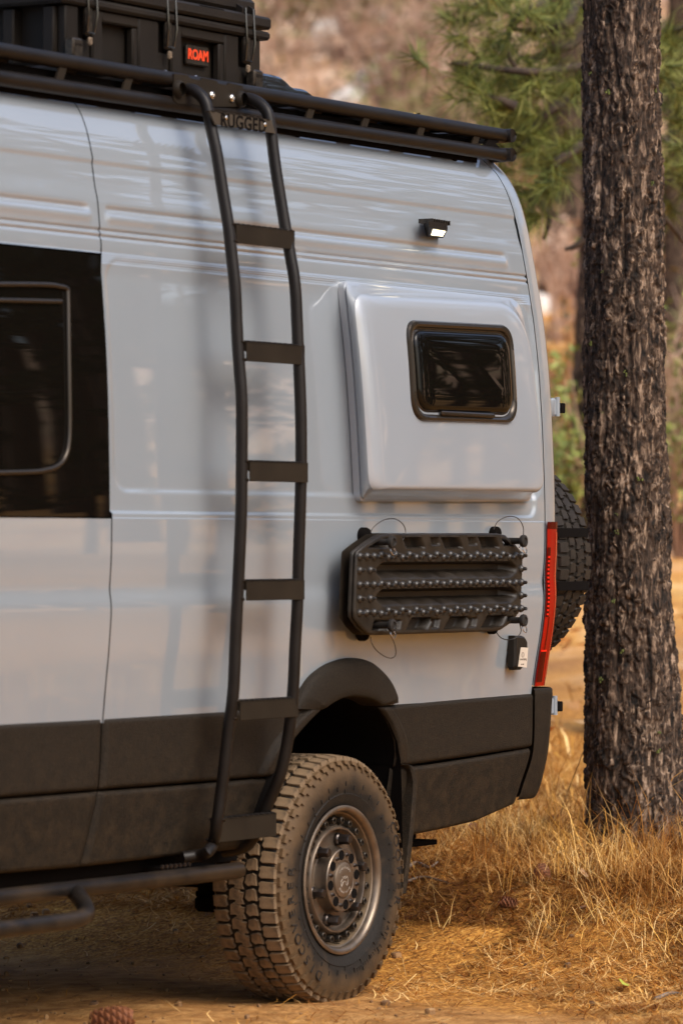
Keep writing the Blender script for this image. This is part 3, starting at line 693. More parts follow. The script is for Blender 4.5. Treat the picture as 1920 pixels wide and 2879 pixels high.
# the three wheels out of the picture, plain
for x, y in ((-3.665, 0), (-3.665, 1.94), (0, 1.94)):
    sgn = -1 if y > 1 else 1; cc = np.array([x, y, RW])
    prfl = [(.01, .04), (.2, .04), (.228, -.004)]+tyre_profile()
    put('rear_wheel' if x == 0 else 'front_wheel', MB().lathe([(r+(.006 if r > .37 else 0), h*sgn) for r, h in prfl], 48, cc), RUBBER, van, 40)
# ---------------------------------------------------------------- spare wheel
sc_ = np.array([XREAR+.165, .395, 1.345])
sp = thing('spare_wheel', 'black knobbly spare tyre strapped to the back of the pale van', 'spare tyre', sc_+[-.10, 0, 0])
cs = sc_+[-TW/2, 0, 0]
ty = build_tyre(sp, cs, 'x', SPTYRE, SPBLOCK)
put('rim', MB().lathe([(.224, .02), (.20, .06), (.05, .06), (0, .06), (.05, .1), (.2, .18), (.224, .21)], 40, cs, 'x'), BOLT, sp, 40)
for dz in (.095, -.085):
    yz = math.sqrt(max(.01, (RT+.006)**2-dz*dz)); pts = []
    prof_s = [(-.03, .30), (-.022, RT-.02), (-.005, RT+.002), (.02, RT+.006), (TW/2, RT+.007), (TW-.03, RT+.006), (TW-.012, RT-.006), (TW-.004, RT-.03), (TW-.004, RT-.08), (TW-.03, .0)]
    rows = [[(cs[0]+x, cs[1]-math.sqrt(max(1e-4, r*r-dz*dz)) if r > abs(dz) else cs[1], cs[2]+dz+h) for x, r in prof_s] for h in (-.015, .015)]
    rows2 = [[(q[0], q[1]+.005, q[2]) for q in row] for row in rows]
    put('strap', MB().grid(np.array([rows[0], rows[1], rows2[1], rows2[0]]), closed_u=True), DARKIN, sp, 40)
mb = MB().box(sc_+[-.19, .08, -.02], (.05, .55, .36), bev=.01).box(sc_+[-.05, -.16, -.335], (.20, .06, .028), bev=.006).box(sc_+[-.02, -.16, -.30], (.03, .03, .08))
put('carrier_bracket', mb, TUBE, sp)
# ================================================================ LADDER
yl = Y0-.118
XL1 = onY(678, 1450, yl)[0]; XL2 = onY(842, 1450, yl)[0]
railL = [(504, 250), (524, 250), (545, 254), (566, 270), (579, 291), (586, 318), (597, 372), (611, 438), (627, 540), (643, 637), (652, 720), (661, 805), (667.5, 946), (674, 1040), (680, 1130), (680, 1295), (678.5, 1436), (673, 1580), (667, 1706), (662, 1815), (658, 1920), (652, 1985), (643, 2050), (633, 2140), (621.6, 2234), (606, 2344), (598, 2374), (588, 2391), (572, 2401), (551, 2406), (514, 2411)]
railR = [(680, 277), (695, 276), (712, 281), (730, 291), (744, 305), (754, 324), (763, 378), (776, 478), (802, 637), (817, 722), (830, 805), (837, 946), (845, 1130), (847, 1295), (844, 1436), (840, 1560), (836, 1706), (830, 1815), (825.5, 1920), (819, 2000), (808, 2087), (790, 2172), (768, 2228), (744, 2283), (725, 2330), (708, 2362), (690, 2380), (660, 2390), (630, 2394)]
pl1 = smoothpath([onX(u, v, XL1) if u > 604 or v < 1000 else onY(u, v, yk) for (u, v), yk in zip(railL, [0]*26+[0, Y0-.045, Y0-.02, Y0+.005, Y0+.03])], 4); pl2 = smoothpath([onX(u, v, XL2) for u, v in railR], 4)
lad = thing('side_ladder', 'black tubular side ladder with flat treads bolted up the side of the van', 'ladder', (XL1, yl, .5))
put('rail', MB().tube(pl1, .0178, 14), TUBE, lad, 60); put('rail', MB().tube(pl2, .0178, 14), TUBE, lad, 60)
def rail_at(P, z):
    i = np.argsort(P[:, 2]); return float(np.interp(z, P[i, 2], P[i, 1]))
steps = [(652, 628, 683), (683, 958, 1015), (696, 1295, 1353), (683, 1631, 1689), (667, 1970, 2026), (622, 2302, 2370)]
for (u, v0, v1) in steps:
    yg = onX(u-16, (v0+v1)/2, XL1)[1]; 
    zt_ = onY(u, v0, yg-.02)[2]; zb_ = onY(u, v1, yg-.02)[2]; hz = zt_-zb_
    ya = rail_at(pl1, zt_-.02); yb_ = rail_at(pl2, zt_-.02); yc = (ya+yb_)/2
    x1, x2 = XL1+.012, XL2+.010; xm = (x1+x2)/2; Lx = x2-x1; yf = yc-.020
    st = put('ladder_step', MB().box((xm, yf+.002, (zt_+zb_)/2-.002), (Lx, .004, hz-.004), bev=.001).box((xm, yf+.003+.014, zt_-.0042), (Lx, .034, .003)), PLATE, lad)
    put('step_end', MB().box((x1+.001, yf+.015, zt_-.015), (.003, .026, .03)).box((x2-.001, yf+.015, zt_-.015), (.003, .026, .03)), PLATE, st)
    for zz_ in (zt_-.004, zb_+.004):
        cw = np.array([XL1, rail_at(pl1, zz_), zz_]); put('weld_bead', MB().tube([cw+[.0185*math.cos(q), .0185*math.sin(q), .003*math.sin(q*3)] for q in np.linspace(-1.9, .9, 10)], .0032, 6), PLATE, st)
    b0 = None; nb = 11
    for k in range(nb):
        p = np.array([x1+Lx*(k+.5)/nb, yf+.0155, zt_-.0005])
        if b0 is None: b0 = put('grip_ridge', MB().box((0, 0, 0), (.0085, .030, .006), rot=Matrix.Rotation(.45, 3, 'Z'), bev=.002).mesh('grip_ridge', smooth=40), TUBE, st); b0.location = p-wloc(st)
        else: inst(b0, st, p)
# weld collars + RUGGED plate
ya = rail_at(pl1, onX(595, 345, XL1)[2])
c1 = onX(600, 345, XL1); c2 = onX(757, 350, XL2)
yp = min(c1[1], c2[1])-.018
Q = [onY(590, 312, yp), onY(763, 338, yp), onY(775, 375, yp), onY(606, 350, yp)]
Q = [(q[0], q[1], q[2]) for q in Q]; plate = put('name_plate', MB().prism(Q, (0, .005, 0), inset=0), PLATE_LIT, lad)
b0 = None
for k in range(9):
    t = (k+.5)/9; p = np.array(Q[0])*(1-t)+np.array(Q[1])*t+[0, .012, .0005]; put('plate_tooth', MB().box(p, (.014, .03, .005), bev=.0015), PLATE, plate)
e = (np.array(Q[1])-np.array(Q[0])); ez = math.atan2(e[2], e[0]); mid = (np.array(Q[0])+Q[1]+Q[2]+Q[3])/4
ca, sa = math.cos(ez), math.sin(ez)
put('plate_lettering', text_mb('RUGGED', .056, .0006, lambda p: mid+np.array([ca*p[0]*1.05-sa*p[1], -.0008-p[2], sa*p[0]*1.05+ca*p[1]-.004]), spacing=1.08, bold=.018), DARKIN, plate)
for (u, v) in ((636, 331), (745, 350)): put('plate_bolt', MB().lathe([(.0062, .001), (.0062, -.002), (.004, -.0035), (0, -.0035)], 12, onY(u, v, yp-.0005)), ALU, plate, 40)
# mounting bracket on the rack
yb = .035
BK = [onY(u, v, yb) for u, v in ((490, 207), (530, 212), (537, 221), (565, 226), (570, 219), (610, 227), (615, 236), (640, 240), (644, 233), (683, 242), (683, 292), (672, 300), (600, 300), (500, 291), (490, 283))]
brk = put('rack_bracket', MB().prism(BK, (0, .006, 0)), PLATE, lad)
for (u, v) in ((595, 268), (651, 276)): put('bracket_bolt', MB().lathe([(.0115, .001), (.0115, -.004), (.008, -.008), (.004, -.0085), (.003, -.006), (0, -.006)], 14, onY(u, v, yb-.001)), ALU, brk, 40)
for (u, v) in ((503, 250), (677, 279)): 
    c = onY(u, v, yb-.004); put('weld_collar', MB().lathe([(.026, .004), (.025, -.006), (.019, -.014)], 12, c), PLATE, brk, 40)
0 and put('foot_bracket', MB().box(onX(600, 2380, XL1)+[.19, .06, 0], (.30, .02, .08), bev=.004), PLATE, lad)
# ================================================================ ROOF RACK
YR = .06
rack = thing('roof_rack', 'black tubular roof rack running the length of the van roof', 'roof rack', (-.5, YC, 2.70))
up = [(-700, 40), (0, 146), (245, 183), (490, 219), (725, 263), (960, 307), (1180, 343), (1389, 377), (1412, 381)]
lo = [(-700, 103), (0, 215), (178, 245), (490, 294), (796, 346), (960, 368), (1254, 411), (1412, 431)]
fit = lambda pts: np.polyfit([onY(u, v, YR)[0] for u, v in pts], [onY(u, v, YR)[2] for u, v in pts], 1)
fu, fl = fit(up[1:]), fit(lo[1:])
XR0 = -3.0; XR1 = onY(1412, 381, YR)[0]
zU = lambda x: float(np.polyval(fu, x)); zL = lambda x: float(np.polyval(fl, x))
TR = .0225
for far in (0, 1):
    yy = YR if not far else 2*YC-YR
    put('upper_rail', MB().tube([(XR0, yy, zU(XR0)), (XR1, yy, zU(XR1))], TR, 16), TUBE, rack, 60)
    put('lower_rail', MB().tube([(XR0, yy, zL(XR0)), (XR1-.004, yy, zL(XR1))], TR, 16), TUBE, rack, 60)
put('end_rail', MB().tube(smoothpath([(XR1-.03, YR, zU(XR1)), (XR1+.005, YR+.008, zU(XR1)), (XR1+.022, YR+.05, zU(XR1)), (XR1+.022, YC, zU(XR1)), (XR1+.022, 2*YC-YR-.05, zU(XR1)), (XR1-.03, 2*YC-YR, zU(XR1))], 6), TR, 12), TUBE, rack, 60)
put('end_rail', MB().tube(smoothpath([(XR1-.03, YR, zL(XR1)), (XR1+.005, YR+.008, zL(XR1)), (XR1+.022, YR+.05, zL(XR1)), (XR1+.022, YC, zL(XR1)), (XR1+.022, 2*YC-YR-.05, zL(XR1)), (XR1-.03, 2*YC-YR, zL(XR1))], 6), TR, 12), TUBE, rack, 60)
def brace(x, dx=.035, w=.036):
    return MB().prism([(x-dx/2-w/2, YR-.010, zL(x)), (x-dx/2+w/2, YR-.010, zL(x)), (x+dx/2+w/2, YR-.010, zU(x)), (x+dx/2-w/2, YR-.010, zU(x))], (0, .006, 0))
bx = [onY(u, v, YR)[0] for u, v in ((166, 213), (352, 243), (865, 322), (1020, 348), (1176, 376), (1330, 398))]
for x in [-2.75, -2.3]+bx+[bx[0]-.37]: put('rail_brace', brace(x), PLATE, rack)
put('rail_brace', MB().prism([(XR1-.01, YR-.008, zL(XR1)+.01), (XR1-.06, YR-.008, (zL(XR1)+zU(XR1))/2), (XR1-.01, YR-.008, zU(XR1)-.01), (XR1-.10, YR-.008, zU(XR1)-.01), (XR1-.14, YR-.008, zL(XR1)+.01)], (0, .012, 0)), DARKIN, rack)
for k in range(12):
    x = XR1-.15-.33*k; put('cross_bar', MB().box((x, YC, zU(x)-.015), (.06, 2*(YC-YR)-.02, .025), bev=.006), TUBE, rack)
for x in (XR1-.25, -.1, -1.0, -2.0):
    for yy in (YR+.055, 2*YC-YR-.055): put('rack_foot', MB().box((x, yy, zL(x)+.005), (.03, .04, .09), bev=.004), DARKIN, rack)
put('shadow_fairing', MB().prism([(XR0, YR+.028, zL(XR0)-.034), (XR1-.12, YR+.028, zL(XR1)-.034), (XR1-.12, YR+.028, zU(XR1)-.025), (XR0, YR+.028, zU(XR0)-.025)], (0, .006, 0)), DARKIN, rack)  # dark strip carried down to stand in for the shadow under the lower rail
for (u, v) in ((465, 203), (550, 217)): put('rack_bolt', MB().lathe([(.009, .0), (.009, .006), (.005, .010), (0, .010)], 12, onY(u, v+5, .06), 'z'), ALU, rack, 40)
# slotted strip behind the rail + solar panel
sol = thing('solar_panel', 'thin dark solar panel lying flat on the rear end of the roof rack', 'solar panel', (XR1-.55, YC, zU(XR1)+.03))
put('panel', MB().box((XR1-.50, YC, zU(XR1)+.020), (.78, 1.7, .012), bev=.002), BLACKG, sol); put('panel_edge', MB().box((XR1-.50, YC-.86, zU(XR1)+.019), (.80, .02, .02), bev=.002).box((XR1-.50, YC+.86, zU(XR1)+.019), (.80, .02, .02), bev=.002).box((XR1-.105, YC, zU(XR1)+.019), (.02, 1.74, .02)).box((XR1-.895, YC, zU(XR1)+.019), (.02, 1.74, .02)), TUBE, sol)
lf = onD(1143, 320, 13.9); lf[1] = .11; lf[2] = zU(lf[0])+.030
tag(put('fallen_leaf', MB().add([lf+[-.02, 0, 0], lf+[0, -.012, .006], lf+[.022, 0, .002], lf+[0, .012, .008]], [(0, 1, 2, 3)]), mat('yellow_leaf', (.55, .33, .04), rough=.6)), 'tiny yellow leaf lying on the rear of the roof rack', 'leaf')
# roof vent dome behind the box
yv = .30
dome = thing('roof_vent', 'glossy black low roof vent cover just behind the cargo box', 'roof vent', (onY(800, 260, yv)[0], .55, 2.76))
sil = [(640, 196), (727, 203), (745, 203), (782, 211), (797, 218), (812, 233), (826, 243), (850, 247), (866, 253), (877, 263), (882, 274), (884, 290)]
pv = smoothpath([onY(u, v, yv) for u, v in sil], 5); rows = []
for dy, kz in ((-.012, -.075), (-.012, -.045), (-.006, -.012), (.006, -.003), (.03, 0), (.25, .006), (.45, 0), (.475, -.012), (.48, -.08)):
    rows.append(pv+np.array([0, dy, kz]))
put('cover', MB().grid(np.array(rows)), BLACKG, dome, 28)
put('cover_base', MB().box(((pv[0, 0]+pv[-1, 0])/2, yv+.24, 2.79), (pv[-1, 0]-pv[0, 0]-.02, .46, .03)), DARKIN, dome)
# ================================================================ CARGO BOX
yb = .17
xA = onY(187, 120, yb)[0]; xB = onY(733, 190, yb)[0]; zB = 2.775; W = .52
zLid = onY(733, 84, yb)[2]; zTop = zLid+.098
box = thing('cargo_box', 'black ribbed rugged cargo box with orange lettering strapped on the roof rack', 'cargo box', ((xA+xB)/2, yb+W/2, zB))
xm = (xA+xB)/2; Lx = xB-xA
mb = MB().box((xm, yb+W/2+.012, (zB+zLid)/2), (Lx-.05, W-.05, zLid-zB), bev=.012)
core = put('case_body', mb, CASE, box)
zr0, zr1 = zB, zLid
zz = onY(733, 112, yb)[2]
put('body_rim', MB().box((xm, yb+W/2, (zz+zLid)/2-.002), (Lx+.075, W+.03, zLid-zz-.004), bev=.008), CASE, box)
put('lid_rim', MB().box((xm, yb+W/2, zLid+.021), (Lx+.08, W+.034, .038), bev=.008), CASE, box)
put('lid', MB().box((xm, yb+W/2, zLid+.068), (Lx+.0, W-.02, .06), bev=.018), CASE, box)
xat = lambda u, v=120, y=yb: onY(u, v, y)[0]
def rib(u0, u1, z0=None, z1=None, y=yb, dep=.03, name='rib', par=core, m=CASE):
    x0, x1 = xat(u0), xat(u1); z0 = zB+.003 if z0 is None else z0; z1 = zz if z1 is None else z1
    return put(name, MB().box(((x0+x1)/2, y+dep/2, (z0+z1)/2), (x1-x0, dep, z1-z0), bev=.005), m, par)
for a, b in ((186, 222), (262, 290), (392, 448), (484, 512), (634, 672), (702, 733)): rib(a, b)
# recessed panel frames (top bands) and slanted shoulders
hb = (zz-zB)
for a, b in ((290, 392), (512, 634)):
    rib(a, b, zB+hb*.80, zz, yb+.002, .028); rib(b-14, b, zB+.004, zB+hb*.8, yb+.004, .026)
for a, b in ((222, 262), (448, 484), (672, 702)): rib(a, b, zB+.004, zB+hb*.45, yb+.010, .02)
for uc in (246, 470, 690):
    x = xat(uc); l = put('latch', MB().box((x, yb-.002, (zz+zB+hb*.5)/2), (.035, .014, zz-zB-hb*.5), bev=.004), BOLT, box)
    put('latch_wire', MB().tube([(x-.022, yb-.014, zLid+.055), (x-.022, yb-.020, zz-.02), (x-.018, yb-.012, zB+hb*.55), (x+.018, yb-.012, zB+hb*.55), (x+.022, yb-.020, zz-.02), (x+.022, yb-.014, zLid+.055)], .0045, 6), BLACKG, l)
    put('latch_tip', MB().box((x-.004, yb-.012, zB+hb*.40), (.018, .012, .024), bev=.004), CHALK, l)
    rv = put('lid_rib', MB().prism([(x-.035, yb+.06, zLid+.098), (x-.035, yb-.012, zLid+.055), (x-.035, yb-.012, zLid+.035), (x-.035, yb+.06, zLid+.035)], (.008, 0, 0)), CASE, box)
    put('lid_rib', MB().prism([(x+.030, yb+.06, zLid+.098), (x+.030, yb-.012, zLid+.055), (x+.030, yb-.012, zLid+.035), (x+.030, yb+.06, zLid+.035)], (.008, 0, 0)), CASE, box)
    put('hasp', MB().box((x-.0, yb-.010, zLid+.008), (.034, .012, .018), bev=.003), CASE, l)
put('lid_handle', MB().box((xat(585), yb-.012, zLid+.024), (.14, .008, .028), bev=.004), DARKIN, box)
# left end wall ribs
for y0_, y1_ in ((.03, .07), (.17, .21), (.30, .34), (.44, .50)): put('end_rib', MB().box((xA+.006, yb+(y0_+y1_)/2, (zB+zz)/2), (.05, y1_-y0_, zz-zB-.006), bev=.005), CASE, core)
pz = onY(552, 155, yb+.03)
pc = onY(553, 157, yb+.026); bd = put('badge', MB().box(pc, (.120, .010, .058), bev=.003), BOLT, box)
put('badge_lettering', text_mb('ROAM', .042, .001, lambda p: pc+np.array([p[0]*.93, -.006-p[2], p[1]]), bold=.035), ORANGE, bd)
for (u, v, y) in ((100, 128, yb+.18), (208, 138, yb-.02), (716, 226, yb-.02)):
    c = onY(u, v, y); q = put('hold_down', MB().box(c, (.05, .035, .062), bev=.006), BOLT, box); put('clamp_lettering', text_mb('ROAM', .014, .0005, lambda p: c+np.array([p[0], -.0182-p[2], p[1]+.012])), LUG, q)
# ================================================================ STEP BAR
bar = thing('step_bar', 'black tubular side step bar under the van ahead of the rear wheel', 'step bar', (-1.2, -.10, .42))
ys1 = Y0-.015
pU = [(-700, 2606), (0, 2521), (340, 2484), (672, 2449)]
fy = np.polyfit([onY(u, v, ys1)[0] for u, v in pU], [onY(u, v, ys1)[2] for u, v in pU], 1); xe = onY(674, 2449, ys1)[0]
zbar = lambda x: float(np.polyval(fy, x))
put('main_tube', MB().tube([(-2.9, ys1, zbar(-2.9)), (xe-.004, ys1, zbar(xe)), (xe, ys1, zbar(xe))], [.0245, .0245, .021], 16), TUBE, bar, 60)
ys2 = Y0-.16
pO = [(-500, 2672), (0, 2614), (150, 2595), (205, 2588)]
q = [onY(u, v, ys2) for u, v in pO]; cr = onY(243, 2563, ys2+.03); cr2 = onY(236, 2540, ys2+.07); en = onY(212, 2505, ys1)
put('outer_tube', MB().tube(smoothpath(q+[onY(232, 2579, ys2+.006), cr, cr2, onY(222, 2520, ys1-.04), en], 6), .0235, 14), TUBE, bar, 60)
mb = MB()
for k in range(7): mb.lathe([(.006, 0), (.006, -.006), (0, -.006)], 8, onY(455+k*12.5, 2437-k*1.2, ys1+.03))
put('mounting_bolts', mb, LUG, bar)['kind'] = 'stuff'
put('mount_plate', MB().box((-.80, ys1+.10, .45), (.20, .12, .03)), DARKIN, bar)
# ================================================================ RECOVERY BOARDS
yF = Y0-.105
ol = [(1004.6, 1551), (1030, 1530), (1071, 1503), (1090, 1499), (1400, 1499), (1422, 1504), (1448, 1528), (1469, 1553), (1470, 1580), (1465, 1705), (1461, 1722), (1440, 1750), (1410, 1771), (1390, 1775), (1060, 1786), (1036, 1783), (1015, 1762), (998, 1737), (997, 1715), (1003, 1566)]
OL = np.array([onY(u, v, yF)[[0, 2]] for u, v in ol])
bx0, bz0 = OL.min(0); bx1, bz1 = OL.max(0); BW, BH = bx1-bx0, bz1-bz0
brd = thing('recovery_boards', 'stacked pair of black studded recovery boards pinned to the rear side of the van', 'recovery boards', ((bx0+bx1)/2, yF, bz0))
def inpoly(x, z, P):
    c = np.zeros(x.shape, bool); n = len(P); j = n-1
    for i in range(n):
        xi, zi = P[i]; xj, zj = P[j]; cond = ((zi > z) != (zj > z)) & (x < (xj-xi)*(z-zi)/(zj-zi+1e-12)+xi); c ^= cond; j = i
    return c
def inset_ol(d):
    c = OL.mean(0); return c+(OL-c)*(1-d/np.array([BW/2, BH/2]))
na, nb = 280, 96
A, B = np.meshgrid(np.linspace(0, 1, na), np.linspace(0, 1, nb)); X = bx0+A*BW; Z = bz0+B*BH
H = np.zeros(X.shape)
for bc, hw in ((.625, .088), (.365, .088)):
    ax = S((A-.115)/.05)*S((.968-A)/.05); tt = (B-bc)/(hw*(.35+.65*ax)+1e-6)
    saw = (A*8.6+.35*(B-bc)/hw) % 1.0
    prof_t = np.where(tt > 0, S((1-tt)/.35), S((1+tt)/1.15)*(1-.42*S((saw-.1)/.8)*S((-tt)/.3)))
    H += .048*ax*np.where(np.abs(tt) < 1, prof_t, 0)
def pocket(x0, x1, b0, b1, skew, dep):
    px = (A-x0-skew*(B-b0)/(b1-b0))/(x1-x0); pb = (B-b0)/(b1-b0)
    return dep*S(px/.07)*S((1-px)/.25)*S(pb/.12)*S((1-pb)/.12)
for k in range(3):
    u = .295+k*.225
    H += pocket(u, u+.115, .845, .975, -.03, .034); H += pocket(u-.01, u+.125, .035, .165, .04, .034)
    H += pocket(u+.145, u+.20, .88, .975, -.01, .014); H += pocket(u-.085, u-.035, .05, .15, .01, .014)
H += pocket(.075, .20, .85, .985, .02, .03)*1.0; H += pocket(.88, .97, .865, .985, -.02, .02); H += pocket(.09, .2, .02, .15, .02, .03); H += pocket(.90, .98, .03, .15, 0, .02)
H -= .010*np.exp(-((B-.50)/.045)**4)*S((A-.03)/.03)*0
inm = inpoly(X, Z, inset_ol(.004)); m4 = inm[:-1, :-1] & inm[1:, :-1] & inm[:-1, 1:] & inm[1:, 1:]
mb = MB().grid(np.stack([X, yF+H, Z], 2), m4)
def skirt(mb, y0, y1, r=.008):
    rows = []
    for d, y in ((.012, y0), (.004, y0+.0005), (.001, y0+.003), (0, y0+.008), (0, y1-.006), (.006, y1)): P = inset_ol(d); rows.append(np.stack([P[:, 0], np.full(len(P), y), P[:, 1]], 1))
    return mb.grid(np.array(rows), closed_v=True, flip=False)
skirt(mb, yF, yF+.013); put('front_board', mb, BOARDM, brd, 60); fb = bpy.data.objects['front_board']
sh = OL.copy(); mb = MB(); skirt(mb, yF+.014, yF+.029); P = OL; mb.add(np.stack([P[:, 0], np.full(len(P), yF+.055), P[:, 1]], 1), [tuple(range(len(P)))])
put('rear_board', mb, BOARDM, brd, 60)
s0 = None
def stud_mb():
    mb = MB().lathe([(.0128, .002), (.0122, -.003), (.0105, -.0075), (.007, -.010), (.0062, -.012)], 10)
    V = []; fs = []
    for (r, y) in ((.0066, -.010), (.0058, -.021), (.0035, -.0235)):
        for k in range(6): a = k*PI/3; V.append((r*math.cos(a)*(1 if k % 3 else .8), y, r*math.sin(a)))
    for a in range(2):
        for i in range(6): j = (i+1) % 6; fs.append((a*6+i, a*6+j, (a+1)*6+j, (a+1)*6+i))
    fs.append(tuple(range(12, 18))); return mb.add(V, fs)
stl = []
for b, amp in ((.770, .014), (.495, .006), (.225, -.014)):
    for k in range(25):
        a = .026+.965*k/24; stl.append((a, b+(amp*(1 if k % 2 else -1) if 2 < k < 23 else 0)))
for b in (.635, .36): stl += [(.026, b), (.085, b), (.985, b)]
for a, b in stl:
    p = np.array([bx0+a*BW, yF+.001, bz0+b*BH]); p[0] = min(max(p[0], bx0+.014), bx1-.014)
    rot = (0, random.uniform(-.5, .5), 0)
    if s0 is None: s0 = put('stud', stud_mb().mesh('stud', smooth=35), STUDM, fb); s0.location = p-wloc(fb); s0.rotation_euler = rot
    else: inst(s0, fb, p, rot)
# moulded word on the left end
# mounts, pins, rings and lanyards
for (u, v, r) in ((1026, 1507, .027), (1393, 1501, .024), (1021, 1778, .027), (1384, 1764, .022)):
    c = onY(u, v, Y0-.012); mp_ = put('mount_base', MB().lathe([(r, .012), (r, -.004), (r*.9, -.010), (0, -.010)], 22, c), DARKIN, brd, 40)
for i, (u, v) in enumerate(((1078, 1524), (1448, 1521), (1078, 1758), (1448, 1744))):
    c = onY(u, v, yF-.010); kb = put('pin_knob', MB().lathe([(.011, .035), (.0105, -.018), (.0125, -.022), (.019, -.024), (.0205, -.030), (.019, -.036), (.012, -.038), (.010, -.034), (0, -.034)], 18, c), RUBBER, brd, 40)
    rc = c+[.006, -.030, -.026]; put('split_ring', MB().tube([rc+[.013*math.cos(a), .004*math.sin(a), .013*math.sin(a)] for a in np.linspace(0, 2*PI, 20)], .0017, 5), ALU, kb)
lan = [[(1042, 1496), (1050, 1482), (1072, 1465), (1098, 1458), (1118, 1462), (1134, 1476), (1140, 1496), (1134, 1515), (1118, 1530), (1100, 1540), (1092, 1545)],
       [(1388, 1488), (1397, 1468), (1418, 1455), (1440, 1452), (1458, 1460), (1470, 1482), (1470, 1510), (1465, 1530), (1459, 1540)],
       [(1042, 1790), (1045, 1808), (1060, 1830), (1085, 1847), (1102, 1850), (1112, 1840), (1110, 1815), (1097, 1785), (1084, 1772)],
       [(1396, 1779), (1404, 1790), (1420, 1798), (1440, 1797), (1456, 1788), (1464, 1774), (1460, 1752)]]
for L in lan:
    n = len(L); put('lanyard', MB().tube(smoothpath([onY(u, v, yF-.028*min(1, k/(n-1)*1.4)+.03) for k, (u, v) in enumerate(L)], 5), .0016, 5), CABLE, brd, 60)
# ================================================================ GROUND
def dl(x, y):
    rx, ry = x-CAM[0], y-CAM[1]; return rx*F[0]+ry*F[1], rx*R[0]+ry*R[1]
def fbm(x, y, s, seed=0):
    o = 0; a = 1.0
    for k in range(5):
        p = seed*1.7+k*2.3; o = o+a*np.sin(x*s*1.0+1.3*np.sin(y*s*.8+p)+p)*np.cos(y*s*1.1+1.1*np.sin(x*s*.7-p)-p*.5); s *= 2.03; a *= .5
    return o*.5
def height(x, y, fine=True):
    x = np.asarray(x, float); y = np.asarray(y, float)
    d, l = dl(x, y)
    h = .335*S((x-.35)/2.0)*S((d+6)/8)
    dd = np.clip(d-17, 0, None); dc = np.minimum(dd, 70)
    h = h+dc*.055+.0035*dc*dc+np.maximum(dd-70, 0)*.30
    far = S((d-18)/12); h = h+far*.35*fbm(x, y, .22, 3)
    if fine:
        k = S((np.hypot(x-.1, y-.1)-.25)/.5)
        h = h+.014*fbm(x, y, 2.6, 1)*k+.005*fbm(x, y, 11, 2)*k
        h = h+.010*np.exp(-((np.hypot(x, (y-.12)*1.3)-.30)/.13)**2)*S((.25-y)/.2)
    return h
def warp(n, lim, k): t = np.linspace(-1, 1, n); return np.sinh(t*k)/math.sinh(k)*lim
gx = 1.2+warp(420, 420, 6.4); gy = -.3+warp(420, 420, 6.4)
A, B = np.meshgrid(gx, gy); Hh = height(A, B)
n = 420; idx = np.arange(n*n).reshape(n, n)
Q = np.stack([idx[:-1, :-1], idx[:-1, 1:], idx[1:, 1:], idx[1:, :-1]], 2).reshape(-1, 4)
me = tri_mesh('ground', np.stack([A, B, Hh], 2).reshape(-1, 3), Q); me.shade_smooth()
gm = bpy.data.materials.new('forest_floor'); gm.use_nodes = True; t = gm.node_tree; b = t.nodes['Principled BSDF']; L = t.links.new
b.inputs['Roughness'].default_value = .95; b.inputs['Specular IOR Level'].default_value = .15
tc = t.nodes.new('ShaderNodeTexCoord')
def noise(sc, det=6, dist=0.0, st=None):
    nn = t.nodes.new('ShaderNodeTexNoise'); nn.inputs['Scale'].default_value = sc; nn.inputs['Detail'].default_value = det; nn.inputs['Distortion'].default_value = dist
    if st:
        mp = t.nodes.new('ShaderNodeMapping'); mp.inputs['Scale'].default_value = st; L(tc.outputs['Object'], mp.inputs[0]); L(mp.outputs[0], nn.inputs[0])
    else: L(tc.outputs['Object'], nn.inputs[0])
    return nn.outputs[0]
def ramp(src, *st):
    rp = t.nodes.new('ShaderNodeValToRGB'); e = rp.color_ramp.elements
    while len(e) < len(st): e.new(.5)
    for q, (p, c) in zip(e, st): q.position = p; q.color = (*c, 1)
    L(src, rp.inputs[0]); return rp.outputs[0]
def mixc(f, a, bb):
    mx = t.nodes.new('ShaderNodeMix'); mx.data_type = 'RGBA'; L(f, mx.inputs[0]); L(a, mx.inputs[6]); L(bb, mx.inputs[7]); return mx.outputs[2]
def mth(op, a, bv=None, c=None, clamp=False):
    m = t.nodes.new('ShaderNodeMath'); m.operation = op; m.use_clamp = clamp
    for i, q in enumerate((a, bv, c)):
        if q is None: continue
        if isinstance(q, (int, float)): m.inputs[i].default_value = q
        else: L(q, m.inputs[i])
    return m.outputs[0]
dirt = ramp(noise(9, 8), (.3, (.22, .100, .032)), (.5, (.37, .180, .056)), (.72, (.50, .275, .100)))
duff = ramp(noise(38, 8, 1.5, (1, 1.4, 1)), (.30, (.12, .050, .012)), (.46, (.36, .145, .025)), (.60, (.56, .265, .052)), (.8, (.74, .46, .14)))
hill = ramp(noise(.55, 7, .6), (.28, (.24, .11, .05)), (.42, (.50, .24, .075)), (.50, (.64, .27, .05)), (.58, (.72, .40, .10)), (.68, (.70, .50, .26)))
brushy = ramp(noise(1.1, 8, .8), (.30, (.15, .09, .05)), (.43, (.42, .25, .15)), (.54, (.62, .42, .29)), (.62, (.32, .29, .11)), (.74, (.85, .68, .52)))
hill2 = ramp(noise(2.2, 7, .5), (.3, (.30, .16, .085)), (.5, (.58, .32, .11)), (.7, (.78, .60, .38)))
sx = t.nodes.new('ShaderNodeSeparateXYZ'); L(tc.outputs['Object'], sx.inputs[0])
nz = mth('MULTIPLY_ADD', noise(1.6, 5), .9, -.45)
